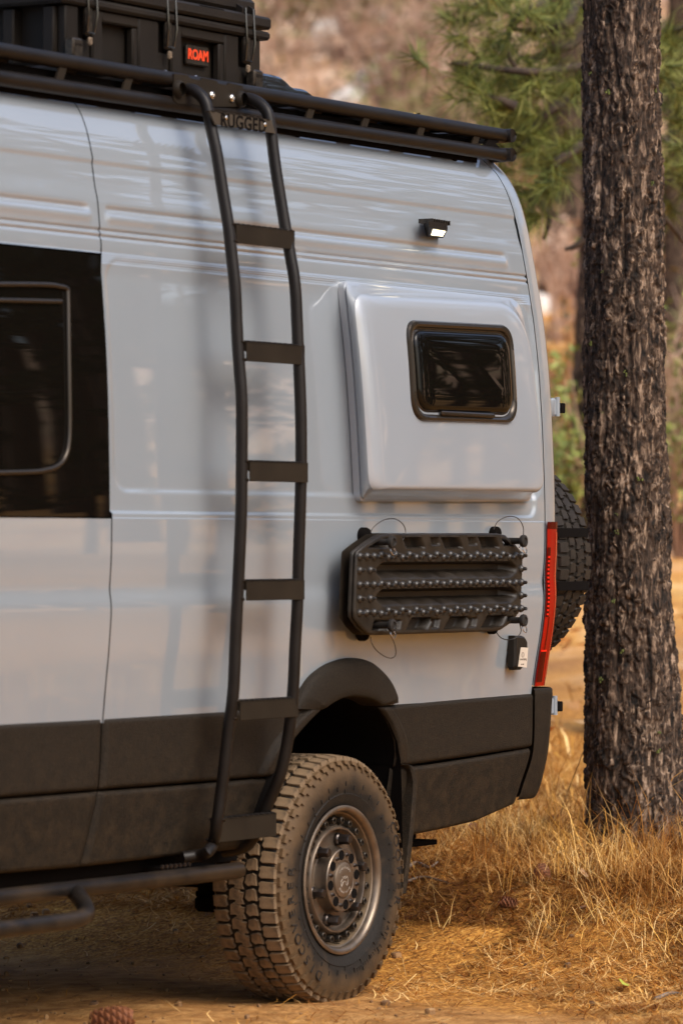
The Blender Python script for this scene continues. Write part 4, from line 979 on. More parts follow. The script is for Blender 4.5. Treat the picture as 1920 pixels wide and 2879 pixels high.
# dirt track under and in front of the van, needle litter from the back wheel on
edge = mth('ADD', mth('ADD', mth('MULTIPLY', sx.outputs[0], .95), mth('MULTIPLY', sx.outputs[1], -.25)), mth('ADD', nz, .05))
mr = t.nodes.new('ShaderNodeMapRange'); mr.interpolation_type = 'SMOOTHSTEP'; L(edge, mr.inputs[0]); mr.inputs[1].default_value = .0; mr.inputs[2].default_value = .55
near = mixc(mr.outputs[0], dirt, duff)
far_ = mth('ADD', mth('MULTIPLY', sx.outputs[0], float(F[0])), mth('MULTIPLY', sx.outputs[1], float(F[1])))
m2 = t.nodes.new('ShaderNodeMapRange'); m2.interpolation_type = 'SMOOTHSTEP'; L(far_, m2.inputs[0]); m2.inputs[1].default_value = 5; m2.inputs[2].default_value = 12
hl = t.nodes.new('ShaderNodeMix'); hl.data_type = 'RGBA'; hl.inputs[0].default_value = .5; L(hill, hl.inputs[6]); L(hill2, hl.inputs[7])
m3 = t.nodes.new('ShaderNodeMapRange'); m3.interpolation_type = 'SMOOTHSTEP'; L(mth('ADD', far_, mth('MULTIPLY_ADD', noise(.12, 4), 16, -8)), m3.inputs[0]); m3.inputs[1].default_value = 28; m3.inputs[2].default_value = 40
L(mixc(m2.outputs[0], near, mixc(m3.outputs[0], hl.outputs[2], brushy)), b.inputs['Base Color'])
bp = t.nodes.new('ShaderNodeBump'); bp.inputs['Strength'].default_value = .9; bp.inputs['Distance'].default_value = .02; L(noise(30, 9), bp.inputs['Height']); L(bp.outputs[0], b.inputs['Normal'])
g_o = put('ground', me, gm); tag(g_o, 'dusty forest floor of dirt and golden pine needles rising to a slope', kind='structure')
# ================================================================ MAIN TRUNK
D0 = 15.4; mpp = D0/FOC
tv = [-900, -400, 0, 500, 1000, 1300, 1500, 1750, 2000, 2320, 2420]; tr = [98, 103, 107, 112, 115, 117, 119, 126, 136, 150, 168]; tcx = [1737, 1741, 1745, 1751, 1756, 1758, 1766, 1771, 1779, 1789, 1792]
fz = [CZ+(1529-v)*mpp for v in tv][::-1]
fr_ = pchip(fz, [q*mpp*.985 for q in tr][::-1]); fc = pchip(fz, [(q-960)*mpp for q in tcx][::-1])
base_xy = CAM[:2]+F[:2]*D0
def trunk_mesh(name, zlo, zhi, nz, na, rfun, cfun, cell=(.0165, .066), dep=.014, seed=1, rough=1.0):
    rg = np.random.default_rng(seed); zz = np.linspace(zlo, zhi, nz); aa = np.arange(na)*2*PI/na
    rm = float(np.mean(rfun(zz))); circ = 2*PI*rm
    npt = int(circ*(zhi-zlo)/(cell[0]*cell[1])); px = rg.random(npt)*circ; pz = zlo+rg.random(npt)*(zhi-zlo); hv = rg.random(npt)
    kd = kdtree.KDTree(npt*3); sxx, szz = 1/cell[0], 1/cell[1]
    for k in range(npt):
        for o in (-1, 0, 1): kd.insert(((px[k]+o*circ)*sxx, pz[k]*szz, 0), k)
    kd.balance(); V = np.zeros((nz, na, 3)); 
    for i, z in enumerate(zz):
        r0 = float(rfun(z)); c = cfun(z); wob = -.010*np.exp(-((np.sin(aa*4.5+1.2*math.sin(z*2.1)+.5*math.sin(z*6)))/.22)**2)+.0035*np.sin(aa*3+z*7)+.004*np.sin(aa*7+np.sin(z*5)*2)
        for j, a in enumerate(aa):
            u = a*rm+.012*math.sin(z*19+a*5)+.008*math.sin(z*53-a*9)+.005*math.sin(z*131+a*17); q = kd.find_n((u*sxx, (z+.016*math.sin(a*13+z*9)+.010*math.sin(a*31-z*27))*szz, 0), 2)
            f = q[1][2]-q[0][2]; k = q[0][1]
            e = min(1, f/.55); e = e*e*(3-2*e)
            d = dep*(e*(.35+.65*hv[k])-.5)+.0022*math.sin(u*620+z*60+hv[k]*30)*rough*e
            r = r0+wob[j]+d; V[i, j] = (c[0]+r*math.cos(a), c[1]+r*math.sin(a), z)
    idx = np.arange(nz*na).reshape(nz, na); nx = np.roll(idx, -1, 1)
    Qd = np.stack([idx[:-1], nx[:-1], nx[1:], idx[1:]], 2).reshape(-1, 4)
    me = tri_mesh(name, V.reshape(-1, 3), Qd); me.shade_smooth(); return me
def cmain(z): o = base_xy+R[:2]*float(fc(z)); return o
BARK = mat('pine_bark', (.007, .0047, .0032), (.34, .24, .165), c3=(.062, .038, .024), scale=60, rough=.85, stretch=(1, 1, .26), lo=.36, hi=.72, bump=1.0, bscale=150, detail=5, spec=.3, distort=.6)
tb = np.array([*cmain(.36), .25])
BIG = thing('pine_tree', 'thick dark pine trunk with rough flaky bark beside the back of the van', 'tree', tb)
def off_me(me, off):
    n = len(me.vertices); a = np.zeros(n*3, np.float32); me.vertices.foreach_get('co', a); a = a.reshape(-1, 3)-np.asarray(off, np.float32); me.vertices.foreach_set('co', a.ravel()); me.update(); return me
put('trunk', off_me(trunk_mesh('trunk', .22, 4.2, 980, 190, fr_, cmain), tb), BARK, BIG)
rtop = lambda z: np.interp(z, [4.2, 13.5], [.130, .03]); ctop = lambda z: cmain(4.1)
put('upper_trunk', off_me(trunk_mesh('upper_trunk', 4.18, 13.5, 160, 24, rtop, ctop, cell=(.05, .12)), tb), BARK, BIG)
# lichen flecks
LICH = mat('lichen', (.12, .13, .025), (.08, .10, .025), scale=60, rough=.9)
mb = MB(); lr = np.random.default_rng(5)
for k in range(16):
    z = lr.uniform(.5, 3.2); a = TH+PI+lr.uniform(-1.2, 1.2)-.0; r = float(fr_(z))+.004; c = cmain(z)
    p = np.array([c[0]+r*math.cos(a), c[1]+r*math.sin(a), z]); s = lr.uniform(.002, .006)
    for j in range(5): mb.box(p+lr.normal(0, .004, 3), (s, s, s*1.3), rot=Matrix.Rotation(lr.uniform(0, 3), 3, 'Z'))
put('lichen_flecks', mb, LICH, BIG)['kind'] = 'stuff'
# ================================================================ NEEDLE CLUSTERS, CROWNS
def needles(rg, centres, axes, nn, ln, wd, spread=1.0):
    """long needle tufts: flat tapering triangles round each twig end"""
    V = []; C = np.repeat(centres, nn, 0); AX = np.repeat(axes, nn, 0); N = len(C)
    d = rg.normal(0, 1, (N, 3)); d /= np.linalg.norm(d, axis=1)[:, None]; d = d*spread+AX*rg.uniform(.3, 1.2, (N, 1)); d /= np.linalg.norm(d, axis=1)[:, None]
    l = ln*rg.uniform(.6, 1.1, (N, 1)); st = C+AX*rg.uniform(-.6, .15, (N, 1))*ln*.9
    s = np.cross(d, rg.normal(0, 1, (N, 3))); s /= np.linalg.norm(s, axis=1)[:, None]+1e-9; s *= wd
    tip = st+d*l; tip[:, 2] -= .10*l[:, 0]
    V = np.stack([st-s*.5, st+s*.5, tip], 1).reshape(-1, 3); return V, np.arange(N*3).reshape(-1, 3)
NEED = mat('pine_needles', (.030, .045, .009), (.36, .35, .09), c3=(.135, .17, .032), rough=.6, island=True, spec=.3)
NEEDF = mat('far_pine_needles', (.035, .055, .018), (.10, .12, .035), c3=(.06, .085, .025), rough=.7, island=True, spec=.2)
BRANCH = mat('pine_branch_bark', (.030, .020, .014), (.075, .050, .034), scale=30, rough=.9)
# second pine whose boughs hang into the upper right
D2 = 20.0
def P2(u, v, d=D2): return onD(u, v, d)
b2 = P2(1672, 1720, 26); b2[2] = float(height(b2[0], b2[1], False))-.05
T2 = thing('pine_tree', 'dark pine trunk just left of the big trunk beyond the spare tyre', 'tree', b2)
r2 = lambda z: np.interp(z, [0, 2, 4, 9], [.22, .172, .15, .05])+0*np.asarray(z)
def c2(z): p = onD(np.interp(z, [0.5, 1.5, 2.8, 4.5, 9], [1650, 1668, 1694, 1722, 1750]), 1529, 26); return p[:2]
put('trunk', off_me(trunk_mesh('trunk', b2[2], 9.0, 220, 40, r2, c2, cell=(.04, .10), dep=.02), b2), BARK, T2)
b3 = onD(1757, 1529, D2); b3[2] = float(height(b3[0], b3[1], False))-.03
T3 = thing('pine_tree', 'green young pine behind the big trunk whose curved needle boughs reach out above the van', 'tree', b3)
put('trunk', MB().tube([onD(1757+q*2, 1529, D2)*[1, 1, 0]+[0, 0, z_] for q, z_ in enumerate((b3[2], 1.6, 2.8, 4.2, 6.5))], [.11, .095, .085, .07, .02], 12), BRANCH, T3, 60)
br = [[(1700, 250), (1637, 276), (1572, 294), (1511, 349), (1480, 398), (1438, 441)], [(1700, 380), (1634, 410), (1585, 441), (1529, 490), (1499, 539), (1487, 563)],
      [(1690, 40), (1625, 8), (1597, 61), (1548, 80), (1480, 86), (1431, 80)], [(1640, -60), (1542, 0), (1474, 37), (1431, 86), (1431, 153), (1450, 190)],
      [(1690, 180), (1572, 196), (1493, 202), (1413, 196), (1327, 184), (1266, 178)], [(1529, 340), (1516, 349), (1536, 398), (1570, 430)],
      [(1499, 539), (1511, 563), (1542, 612), (1529, 674)], [(1487, 545), (1495, 600), (1480, 660)], [(1780, 340), (1860, 392), (1920, 429), (1990, 470)], [(1780, 400), (1866, 453), (1920, 520), (1960, 600)],
      [(1780, 560), (1861, 610), (1920, 680)], [(1780, 180), (1870, 230), (1930, 250), (2000, 240)], [(1780, 60), (1880, 90), (1960, 60)], [(1660, 90), (1600, 130), (1540, 140), (1500, 170), (1460, 165), (1420, 230), (1400, 260)],
      [(1690, 640), (1620, 690), (1590, 700)], [(1511, 349), (1470, 350), (1420, 330), (1380, 350)], [(1660, -80), (1560, -60), (1420, -40), (1330, 20), (1290, 30)], [(1450, 300), (1400, 280), (1350, 270)]]
pr = np.random.default_rng(12); tc_ = []; ta_ = []
for i, q in enumerate(br):
    d1 = D2+pr.uniform(-1.0, .9); n = len(q); q0 = [onD(u, v, D2-(D2-d1)*min(1, k/2)) if i not in (5, 6, 7, 15, 17) else onD(u, v, d1) for k, (u, v) in enumerate(q)]
    if i not in (5, 6, 7, 15, 17, 3): q0 = [onD(1757, q[0][1]+(20 if i < 8 else 10), D2)]+q0
    pts = smoothpath(q0, 6)
    put('bough', MB().tube(pts, np.linspace(.034 if i < 3 else .025, .010, len(pts)), 7), BRANCH, T3, 60)
    if i in (6, 7, 10, 14): continue
    m = len(pts)
    for k in range(int(m*.35), m, 3):
        for j in range(1 if k < m-4 else 3):
            o = pr.normal(0, .075, 3); ax = pts[min(k+1, m-1)]-pts[k-1]; ax = ax/np.linalg.norm(ax)+pr.normal(0, .5, 3)+[0, 0, .35]; tc_.append(pts[k]+o*(.4+.6*k/m)); ta_.append(ax/np.linalg.norm(ax))
    # side twigs
for k in range(26):                            # loose tufts through the bough volume
    u, v = pr.uniform(1280, 1640), pr.uniform(-60, 330)+0
    if pr.random() < .35: u, v = pr.uniform(1870, 1960), pr.uniform(-40, 480)
    if v > 120+(u-1280)*.75 or u < 1300+v*.2 and pr.random() < .6: continue
    tc_.append(onD(u, v, D2+pr.uniform(-1.2, 1.5))); ax = pr.normal(0, .6, 3)+[0, 0, .5]; ta_.append(ax/np.linalg.norm(ax))
V, T = needles(pr, np.array(tc_), np.array(ta_), 75, .165, .0048)
nd = put('needles', tri_mesh('needles', V-b3, T), NEED, T3); nd['kind'] = 'stuff'
# generic forest pine used around the clearing
def crown_mesh(seed, h0, h1, rad, nb, tufts, nn, wd=.02):
    rg = np.random.default_rng(seed); cs, axs = [], []; bb = MB()
    for k in range(nb):
        f = (k+.5)/nb; z = h0+(h1-h0)*f; a = rg.uniform(0, 2*PI); rr = rad*(1-f)**.7*rg.uniform(.55, 1.1)+.25
        pts = [(0, 0, z)]+[(rr*s*math.cos(a), rr*s*math.sin(a), z+rr*(.22*s-.42*s*s)+rg.normal(0, .05)) for s in (.35, .7, 1.0)]
        pts = smoothpath(pts, 3); bb.tube(pts, np.linspace(.05*(1-f)+.012, .008, len(pts)), 5, caps=False)
        for j in range(tufts):
            s = rg.uniform(.3, 1.02); p = pts[min(len(pts)-1, int(s*(len(pts)-1)))]+rg.normal(0, 1, 3)*np.array([.17, .17, .07])*rr**.5; cs.append(p); ax = np.array([math.cos(a), math.sin(a), .4])+rg.normal(0, .5, 3); axs.append(ax/np.linalg.norm(ax))
    V, T = needles(rg, np.array(cs), np.array(axs), nn, .26, wd); return tri_mesh('crown', V, T), bb.mesh('limbs', smooth=60)
CR = [crown_mesh(21, 3.0, 15, 2.8, 24, 32, 22, .036), crown_mesh(22, 4.5, 18, 3.2, 26, 32, 22, .036)]
def tmesh(h, r):
    z = np.array([-.4, .0, .5, 2, 5, 9, h]); rr = np.array([1.35, 1.2, 1.0, .9, .75, .5, .06])*r
    return MB().tube([(0.02*math.sin(q), .02*math.cos(q*.7), q) for q in z], rr, 14).mesh('trunk', smooth=60)
TM = [tmesh(15.2, .22), tmesh(18.2, .26)]
for m in TM: m.materials.append(BARK)
for c_, l_ in CR: c_.materials.append(NEEDF); l_.materials.append(BRANCH)
ntree = 0
def forest_pine(x, y, kind, s, rz, label, group=None):
    z = float(height(x, y, False)); o = thing('pine_tree', label, 'tree', (x, y, z), group); o.scale = (s, s, s); o.rotation_euler = (0, 0, rz)
    for nm, me in (('trunk', TM[kind]), ('limbs', CR[kind][1]), ('crown', CR[kind][0])):
        c = bpy.data.objects.new(nm, me); COL.objects.link(c); c.parent = o
        if nm == 'crown': c['kind'] = 'stuff'
    return o
fr2 = np.random.default_rng(3)
p = place(42, (1612-960)/FOC*42); forest_pine(p[0], p[1], 1, 1.1, 1.0, 'distant reddish pine trunk blurred on the slope just left of the big trunk')
p = place(33, (1903-960)/FOC*33); forest_pine(p[0], p[1], 0, .55, 2.0, 'thin blurred young pine on the slope right of the big trunk')
p = place(62, (1030-960)/FOC*62); forest_pine(p[0], p[1], 0, 1.0, 2.0, 'far blurred pine trunk high on the slope above the roof rack')
p = place(60, (1345-960)/FOC*60); forest_pine(p[0], p[1], 1, .9, 4.0, 'far pine on the slope behind the green boughs')
# the wood on the near side of the van, seen only in the paint and the glass
for (x, y, k, s) in ((7.5, -6.5, 0, .85), (11, -10.5, 1, .9), (15, -14.5, 0, 1.05), (22, -13, 1, 1.0), (21, -18.5, 0, 1.1), (27, -24, 0, 1.1), (36, -24, 1, 1.1), (9, -16, 1, 1.0),
                     (40, -30, 1, 1.2), (18, -25, 1, 1.1), (44, -20, 0, 1.2), (48, -34, 1, 1.3), (33, -33, 0, 1.2), (26, -9, 1, .9), (30, -13.5, 0, 1.0), (34, -19, 1, 1.1), (38, -15, 0, 1.15), (42, -25, 1, 1.2), (31, -21, 0, .95), (50, -26, 0, 1.3), (24, -17, 1, .9), (46, -15, 1, 1.2), (56, -22, 0, 1.3), (28, -20, 1, 1.0), (38, -28, 0, 1.2), (52, -38, 1, 1.3), (60, -34, 0, 1.4)):
    forest_pine(x+fr2.uniform(-.6, .6), y+fr2.uniform(-.6, .6), k, s, fr2.uniform(0, 6), 'tall pine of the wood facing the side of the van', 'pines of the wood facing the van')
yg = np.random.default_rng(17)
for k in range(34):                            # young pines under the tall ones
    t_ = 9+24*(k+.5)/34; a_ = math.radians(-27+yg.uniform(-24, 24)); x, y = t_*math.cos(a_)+1.0, t_*math.sin(a_)-1.0
    if dl(x, y)[1] < dl(x, y)[0]*.0789+1.6: continue
    forest_pine(x, y, k % 2, yg.uniform(.22, .36), yg.uniform(0, 6), 'young bushy pine of the wood facing the side of the van', 'young pines of the wood facing the van')
# ================================================================ BRUSH ON THE SLOPE
TWIG = mat('bare_twigs', (.26, .14, .09), (.66, .48, .36), c3=(.45, .28, .19), rough=.85, island=True)
LEAFG = mat('shrub_leaves', (.12, .17, .035), (.36, .40, .11), c3=(.22, .28, .06), rough=.7, island=True)
LEAFD = mat('withered_leaves', (.07, .05, .022), (.22, .18, .07), c3=(.13, .105, .04), rough=.8, island=True)
LEAFP = mat('pale_dead_leaves', (.50, .33, .22), (.82, .68, .54), c3=(.64, .46, .33), rough=.8, island=True)
LEAFO = mat('autumn_leaves', (.40, .15, .03), (.62, .38, .11), c3=(.52, .25, .05), rough=.7, island=True)
def shrub(name, label, cat, u, vbase, d, hgt, wid, nst, leaves=None, nl=0, lsz=.03, group=None, seed=0):
    rg = np.random.default_rng(seed+int(u)); xy = place(d, (u-960)/FOC*d); z = float(height(xy[0], xy[1], False))
    o = thing(name, label, cat, (xy[0], xy[1], z), group); mb = MB(); tips = []
    for k in range(nst):
        a = rg.uniform(0, 2*PI); sp = wid*rg.uniform(.2, 1.0); hh = hgt*rg.uniform(.5, 1.05); b0 = np.array([xy[0]+rg.normal(0, wid*.12), xy[1]+rg.normal(0, wid*.12), z-.05])
        tip = b0+[sp*math.cos(a), sp*math.sin(a), hh]; mid = (b0+tip)/2+rg.normal(0, .12*wid, 3)+[0, 0, hh*.1]; pts = smoothpath([b0, mid, tip], 4)
        mb.tube(pts, np.linspace(.013, .004, len(pts))*(1+hgt*.25), 4, caps=False)
        for j in range(5):
            s = pts[rg.integers(3, len(pts))]; e = s+rg.normal(0, .22*hgt, 3)+[0, 0, .12*hgt]; mb.tube([s, (s+e)/2+rg.normal(0, .03, 3), e], [.006, .005, .003], 3, caps=False); tips.append(e); tips.append((s+e)/2)
    put('twigs', mb, TWIG, o, 60)
    if leaves is None and seed % 3: leaves, nl, lsz = (LEAFD, 420, .055) if seed % 3 == 1 else (LEAFP, 300, .05)
    if leaves is not None:
        C = np.array(tips)[rg.integers(0, len(tips), nl)]+rg.normal(0, .06*hgt+.02, (nl, 3)); a1 = rg.normal(0, 1, (nl, 3)); a1 /= np.linalg.norm(a1, axis=1)[:, None]; a2 = np.cross(a1, rg.normal(0, 1, (nl, 3))); a2 /= np.linalg.norm(a2, axis=1)[:, None]
        V = np.stack([C-a1*lsz, C+a2*lsz*.5, C+a1*lsz, C-a2*lsz*.5], 1).reshape(-1, 3)
        lo_ = put('leaves', tri_mesh('leaves', V-wloc(o), np.arange(nl*4).reshape(-1, 4)), leaves, o); lo_['kind'] = 'stuff'
    return o
GB = 'bare brush on the slope above the roof rack'; LB = 'bare pinkish brown brush blurred on the slope beyond the roof rack'
sr = np.random.default_rng(9)
for k in range(26):
    u = sr.uniform(720, 1420); d = sr.uniform(44, 64); shrub('bare_shrub', LB, 'shrub', u, 0, d, sr.uniform(.9, 2.0), sr.uniform(.6, 1.3), 24, seed=k, group=GB)
for k in range(18):
    u = (sr.uniform(-300, 600), sr.uniform(2000, 2600))[k % 2]; d = sr.uniform(40, 60); shrub('bare_shrub', 'bare pinkish brown brush on the slope to either side of the view', 'shrub', u, 0, d, sr.uniform(.9, 1.9), sr.uniform(.6, 1.3), 22, seed=200+k, group='bare brush to either side of the view')
for k in range(6):
    u = sr.uniform(1440, 1640); d = sr.uniform(36, 50); shrub('bare_shrub', 'bare brown brush blurred on the slope between the van and the big trunk', 'shrub', u, 0, d, sr.uniform(.6, 1.3), sr.uniform(.4, .9), 20, seed=40+k, group='bare brush between the van and the big trunk')
for k in range(4):
    shrub('bare_shrub', 'bare dark brush blurred at the right edge beyond the big trunk', 'shrub', sr.uniform(1890, 1990), 0, 27+k*4, 1.3, .5, 18, seed=60+k, group='bare brush right of the big trunk')
shrub('green_shrub', 'olive green shrub blurred between the spare tyre and the big trunk', 'shrub', 1580, 0, 26, 1.0, .36, 20, LEAFG, 2600, .030, seed=80)
shrub('green_shrub', 'olive green shrub blurred at the right edge low beside the big trunk', 'shrub', 1925, 0, 27, 1.25, .44, 18, LEAFG, 2000, .026, seed=81)
for u, d, lab in ((1215, 47, 'green shrub on the slope near the right end of the roof rack'), (800, 58, 'green shrub high on the slope right of the cargo box'), (1010, 60, 'green shrub at the top of the slope above the roof vent')):
    shrub('green_shrub', lab, 'shrub', u, 0, d, 1.2, .9, 20, LEAFG, 1500, .04, seed=90)
for u, d, lab in ((1600, 36, 'orange leaved low shrub on the slope left of the big trunk'), (1545, 46, 'rust leaved shrub higher on the slope beside the van roof'), (1150, 54, 'orange brown leafy shrub on the slope above the rear rack'), (1905, 40, 'orange leaved shrub on the slope right of the big trunk')):
    shrub('autumn_shrub', lab, 'shrub', u, 0, d, .6, .6, 14, LEAFO, 800, .03, seed=99)
# pale lumps added to stand in for bright glints of light on the slope
GLINT = mat('pale_sky_glint', (.62, .58, .52), (.80, .76, .70), scale=6, rough=.8, bump=.4, bscale=20)
for k, (u, v) in enumerate(((1010, 265), (980, 290), (1050, 230), (1075, 45), (1082, 120), (1255, 135), (1270, 165), (1240, 85), (1185, 270), (1390, 330), (1560, 745), (1600, 750), (1100, 190), (930, 90), (1530, 385), (1500, 875))):
    r = ray(u, v); d = 20.0
    for _ in range(400):
        p = CAM+r*d
        if p[2] < float(height(p[0], p[1], False)): break
        d += .12
    s = .19*sr.uniform(.6, 1.2); mb = MB(); n = 9; rows = []
    for th in np.linspace(.05, PI-.05, 6): rows.append([(s*1.5*math.sin(th)*math.cos(f)*(1+.25*math.sin(3*f+k)), s*math.sin(th)*math.sin(f)*(1+.2*math.cos(2*f+k)), s*.9*math.cos(th)) for f in np.arange(n)*2*PI/n])
    mb.grid(np.array(rows)+p, closed_v=True); mb.f.append(tuple(range(n))); mb.f.append(tuple(range(mb.n-n, mb.n)))
    tag(put('sky_glint', mb, GLINT, None, 40, at=p), 'pale lump standing in for a bright glint on the blurred slope', 'sky_glint', 'pale stand-ins for bright glints on the slope')
# ================================================================ GRASS AND LITTER
STRAW = mat('dry_grass', (.46, .22, .045), (.92, .68, .32), c3=(.76, .43, .095), rough=.75, island=True, spec=.25, patch=(2.6, (.45, .32, .20)))
LITTER = mat('pine_needle_litter', (.26, .095, .016), (.92, .64, .27), c3=(.70, .33, .058), rough=.8, island=True, spec=.2, patch=(3.4, (.36, .24, .15)))
gr = np.random.default_rng(31)
def blades(root, hgt, wid, leanv, droop):
    N = len(root); a = gr.uniform(0, 2*PI, N); s = np.stack([np.cos(a), np.sin(a), 0*a], 1)*wid[:, None]*.5
    m = root+np.stack([leanv[:, 0]*.4, leanv[:, 1]*.4, hgt*.6], 1); t_ = root+np.stack([leanv[:, 0], leanv[:, 1], hgt*droop], 1)
    V = np.stack([root-s, root+s, m+s*.8, m-s*.8, t_], 1).reshape(-1, 3); o = np.arange(N)[:, None]*5
    return V, np.concatenate([o+[[0, 1, 2]], o+[[0, 2, 3]], o+[[3, 2, 4]]], 0)
def scatter(n, x0, x1, y0, y1, dens):
    x = gr.uniform(x0, x1, n); y = gr.uniform(y0, y1, n); k = gr.random(n) < dens(x, y); return x[k], y[k]
def litter_d(x, y):
    e = .95*x-.25*y+.5*fbm(x, y, 1.7, 5); base = .06+.94*S((e+.05)/.5); van_in = (x > -4.8) & (x < 1.2) & (y > 0.05) & (y < 1.9)
    tyre = np.hypot(x, y-.1) < .17
    base = base*(.30+.70*S((fbm(x, y, 3.1, 11)+.45)/.5))
    return np.where(tyre, 0, np.where(van_in, base*.10, base))
x, y = scatter(400000, -2.2, 4.6, -2.6, 3.6, litter_d); N = len(x)
z = height(x, y)+gr.uniform(.001, .016, N); a = gr.uniform(0, PI, N); ln = gr.uniform(.05, .15, N); tilt = gr.normal(0, .22, N)
d = np.stack([np.cos(a)*np.cos(tilt), np.sin(a)*np.cos(tilt), np.sin(tilt)], 1)*ln[:, None]*.5; s = np.stack([-np.sin(a), np.cos(a), 0*a], 1)*gr.uniform(.0009, .0020, N)[:, None]
c = np.stack([x, y, z], 1); bend = np.stack([-np.sin(a), np.cos(a), 0*a+.2], 1)*(ln*gr.normal(0, .10, N))[:, None]
V = np.stack([c-d-s, c-d+s, c+bend+s, c+bend-s, c+d], 1).reshape(-1, 3); o = np.arange(N)[:, None]*5
T = np.concatenate([o+[[0, 1, 2]], o+[[0, 2, 3]], o+[[3, 2, 4]]], 0)
tag(put('pine_needle_litter', tri_mesh('pine_needle_litter', V, T), LITTER), 'golden fallen pine needles scattered over the forest floor', kind='stuff')
def grass_d(x, y):
    e = S((.95*x-.25*y-.45+.5*fbm(x, y, 1.3, 8))/1.1); pat = .25+.75*S((fbm(x, y, 2.2, 4)+.25)/.5); return e*pat*np.where((y > .0) & (x < 1.6), .25, 1)
x, y = scatter(110000, .2, 5.4, -2.8, 3.4, grass_d); N = len(x)
near_t = np.exp(-((np.hypot(x-tb[0]+.25, y-tb[1]+.2))/.9)**2)
h = gr.uniform(.02, .10, N)*(1+1.0*near_t)+(gr.random(N) < .05)*gr.uniform(.05, .2, N)
lv = gr.normal(0, 1, (N, 2))*h[:, None]*.95
V, T = blades(np.stack([x, y, height(x, y)-.004], 1), h, gr.uniform(.0015, .0032, N), lv, gr.uniform(.6, 1.0, N))
tag(put('dry_grass', tri_mesh('dry_grass', V, T), STRAW), 'golden dry grass growing around the foot of the big trunk', kind='stuff')
N = 200; pu = gr.uniform(1330, 1960, N); pdp = gr.uniform(14.6, 16.4, N); pos = np.array([place(a, (b_-960)/FOC*a) for a, b_ in zip(pdp, pu)])
h = gr.uniform(.12, .34, N)*np.where(gr.random(N) < .3, 1.3, .8); lv = gr.normal(0, 1, (N, 2))*h[:, None]*.30
V, T = blades(np.stack([pos[:, 0], pos[:, 1], height(pos[:, 0], pos[:, 1])-.004], 1), h, gr.uniform(.0022, .0036, N), lv, gr.uniform(.85, 1.0, N))
tag(put('tall_dry_grass', tri_mesh('tall_dry_grass', V, T), STRAW), 'taller pale grass stalks standing up around the big trunk', kind='stuff')
x, y = scatter(110000, 3.0, 44, -18, 30, lambda x, y: np.where((np.abs(dl(x, y)[1]) < 1.6+dl(x, y)[0]*.15) & (fbm(x, y, .5, 6) > -.25), 1, 0)); N = len(x); dd = dl(x, y)[0]
h = gr.uniform(.08, .28, N)*(.6+.4*S((dd-18)/10)); lv = gr.normal(0, 1, (N, 2))*h[:, None]*.5
V, T = blades(np.stack([x, y, height(x, y, False)-.01], 1), h, gr.uniform(.006, .014, N), lv, gr.uniform(.5, 1, N))
tag(put('slope_grass', tri_mesh('slope_grass', V, T), STRAW), 'tufts of dry golden grass over the blurred slope behind', kind='stuff')
x, y = scatter(1700, -2.4, 4.2, -2.4, 3.4, lambda x, y: .35+.65*(np.hypot(x, y-.1) > .3)); mb = MB()
for a, b_ in zip(x, y):
    s_ = .0028+.008*gr.random()**4; e = gr.uniform(.6, 1.6, 3)*s_; mb.box((a, b_, float(height(a, b_))+s_*.3), e*2, rot=Matrix.Rotation(gr.uniform(0, 3), 3, 'Z') @ Matrix.Rotation(gr.uniform(-.4, .4), 3, 'X'), bev=s_*.5)
tag(put('forest_debris', mb, mat('clods_and_bark_bits', (.10, .048, .02), (.34, .20, .085), c3=(.21, .112, .045), rough=.9, island=True), None, 60), 'small clods, bark bits and pebbles scattered on the dirt', kind='stuff')
x, y = scatter(26000, 3.2, 36, -12, 22, lambda x, y: np.where((np.abs(dl(x, y)[1]) < 1.6+dl(x, y)[0]*.12) & (dl(x, y)[0] > 18.5), S((fbm(x, y, .9, 14)+.35)/.6), 0)); N = len(x)
a1 = gr.normal(0, 1, (N, 3))*[1, 1, .35]; a1 /= np.linalg.norm(a1, axis=1)[:, None]; a2 = np.cross(a1, gr.normal(0, .5, (N, 3))+[0, 0, 1]); a2 /= np.linalg.norm(a2, axis=1)[:, None]; sz = gr.uniform(.025, .075, N)[:, None]
C = np.stack([x, y, height(x, y, False)+gr.uniform(.01, .09, N)], 1); V = np.stack([C-a1*sz, C+a2*sz*.5, C+a1*sz, C-a2*sz*.5], 1).reshape(-1, 3)
tag(put('fallen_leaves', tri_mesh('fallen_leaves', V, np.arange(N*4).reshape(-1, 4)), mat('slope_leaf_litter', (.20, .08, .03), (.72, .48, .24), c3=(.66, .27, .05), rough=.8, island=True)), 'orange and brown fallen leaves strewn over the blurred slope', kind='stuff')
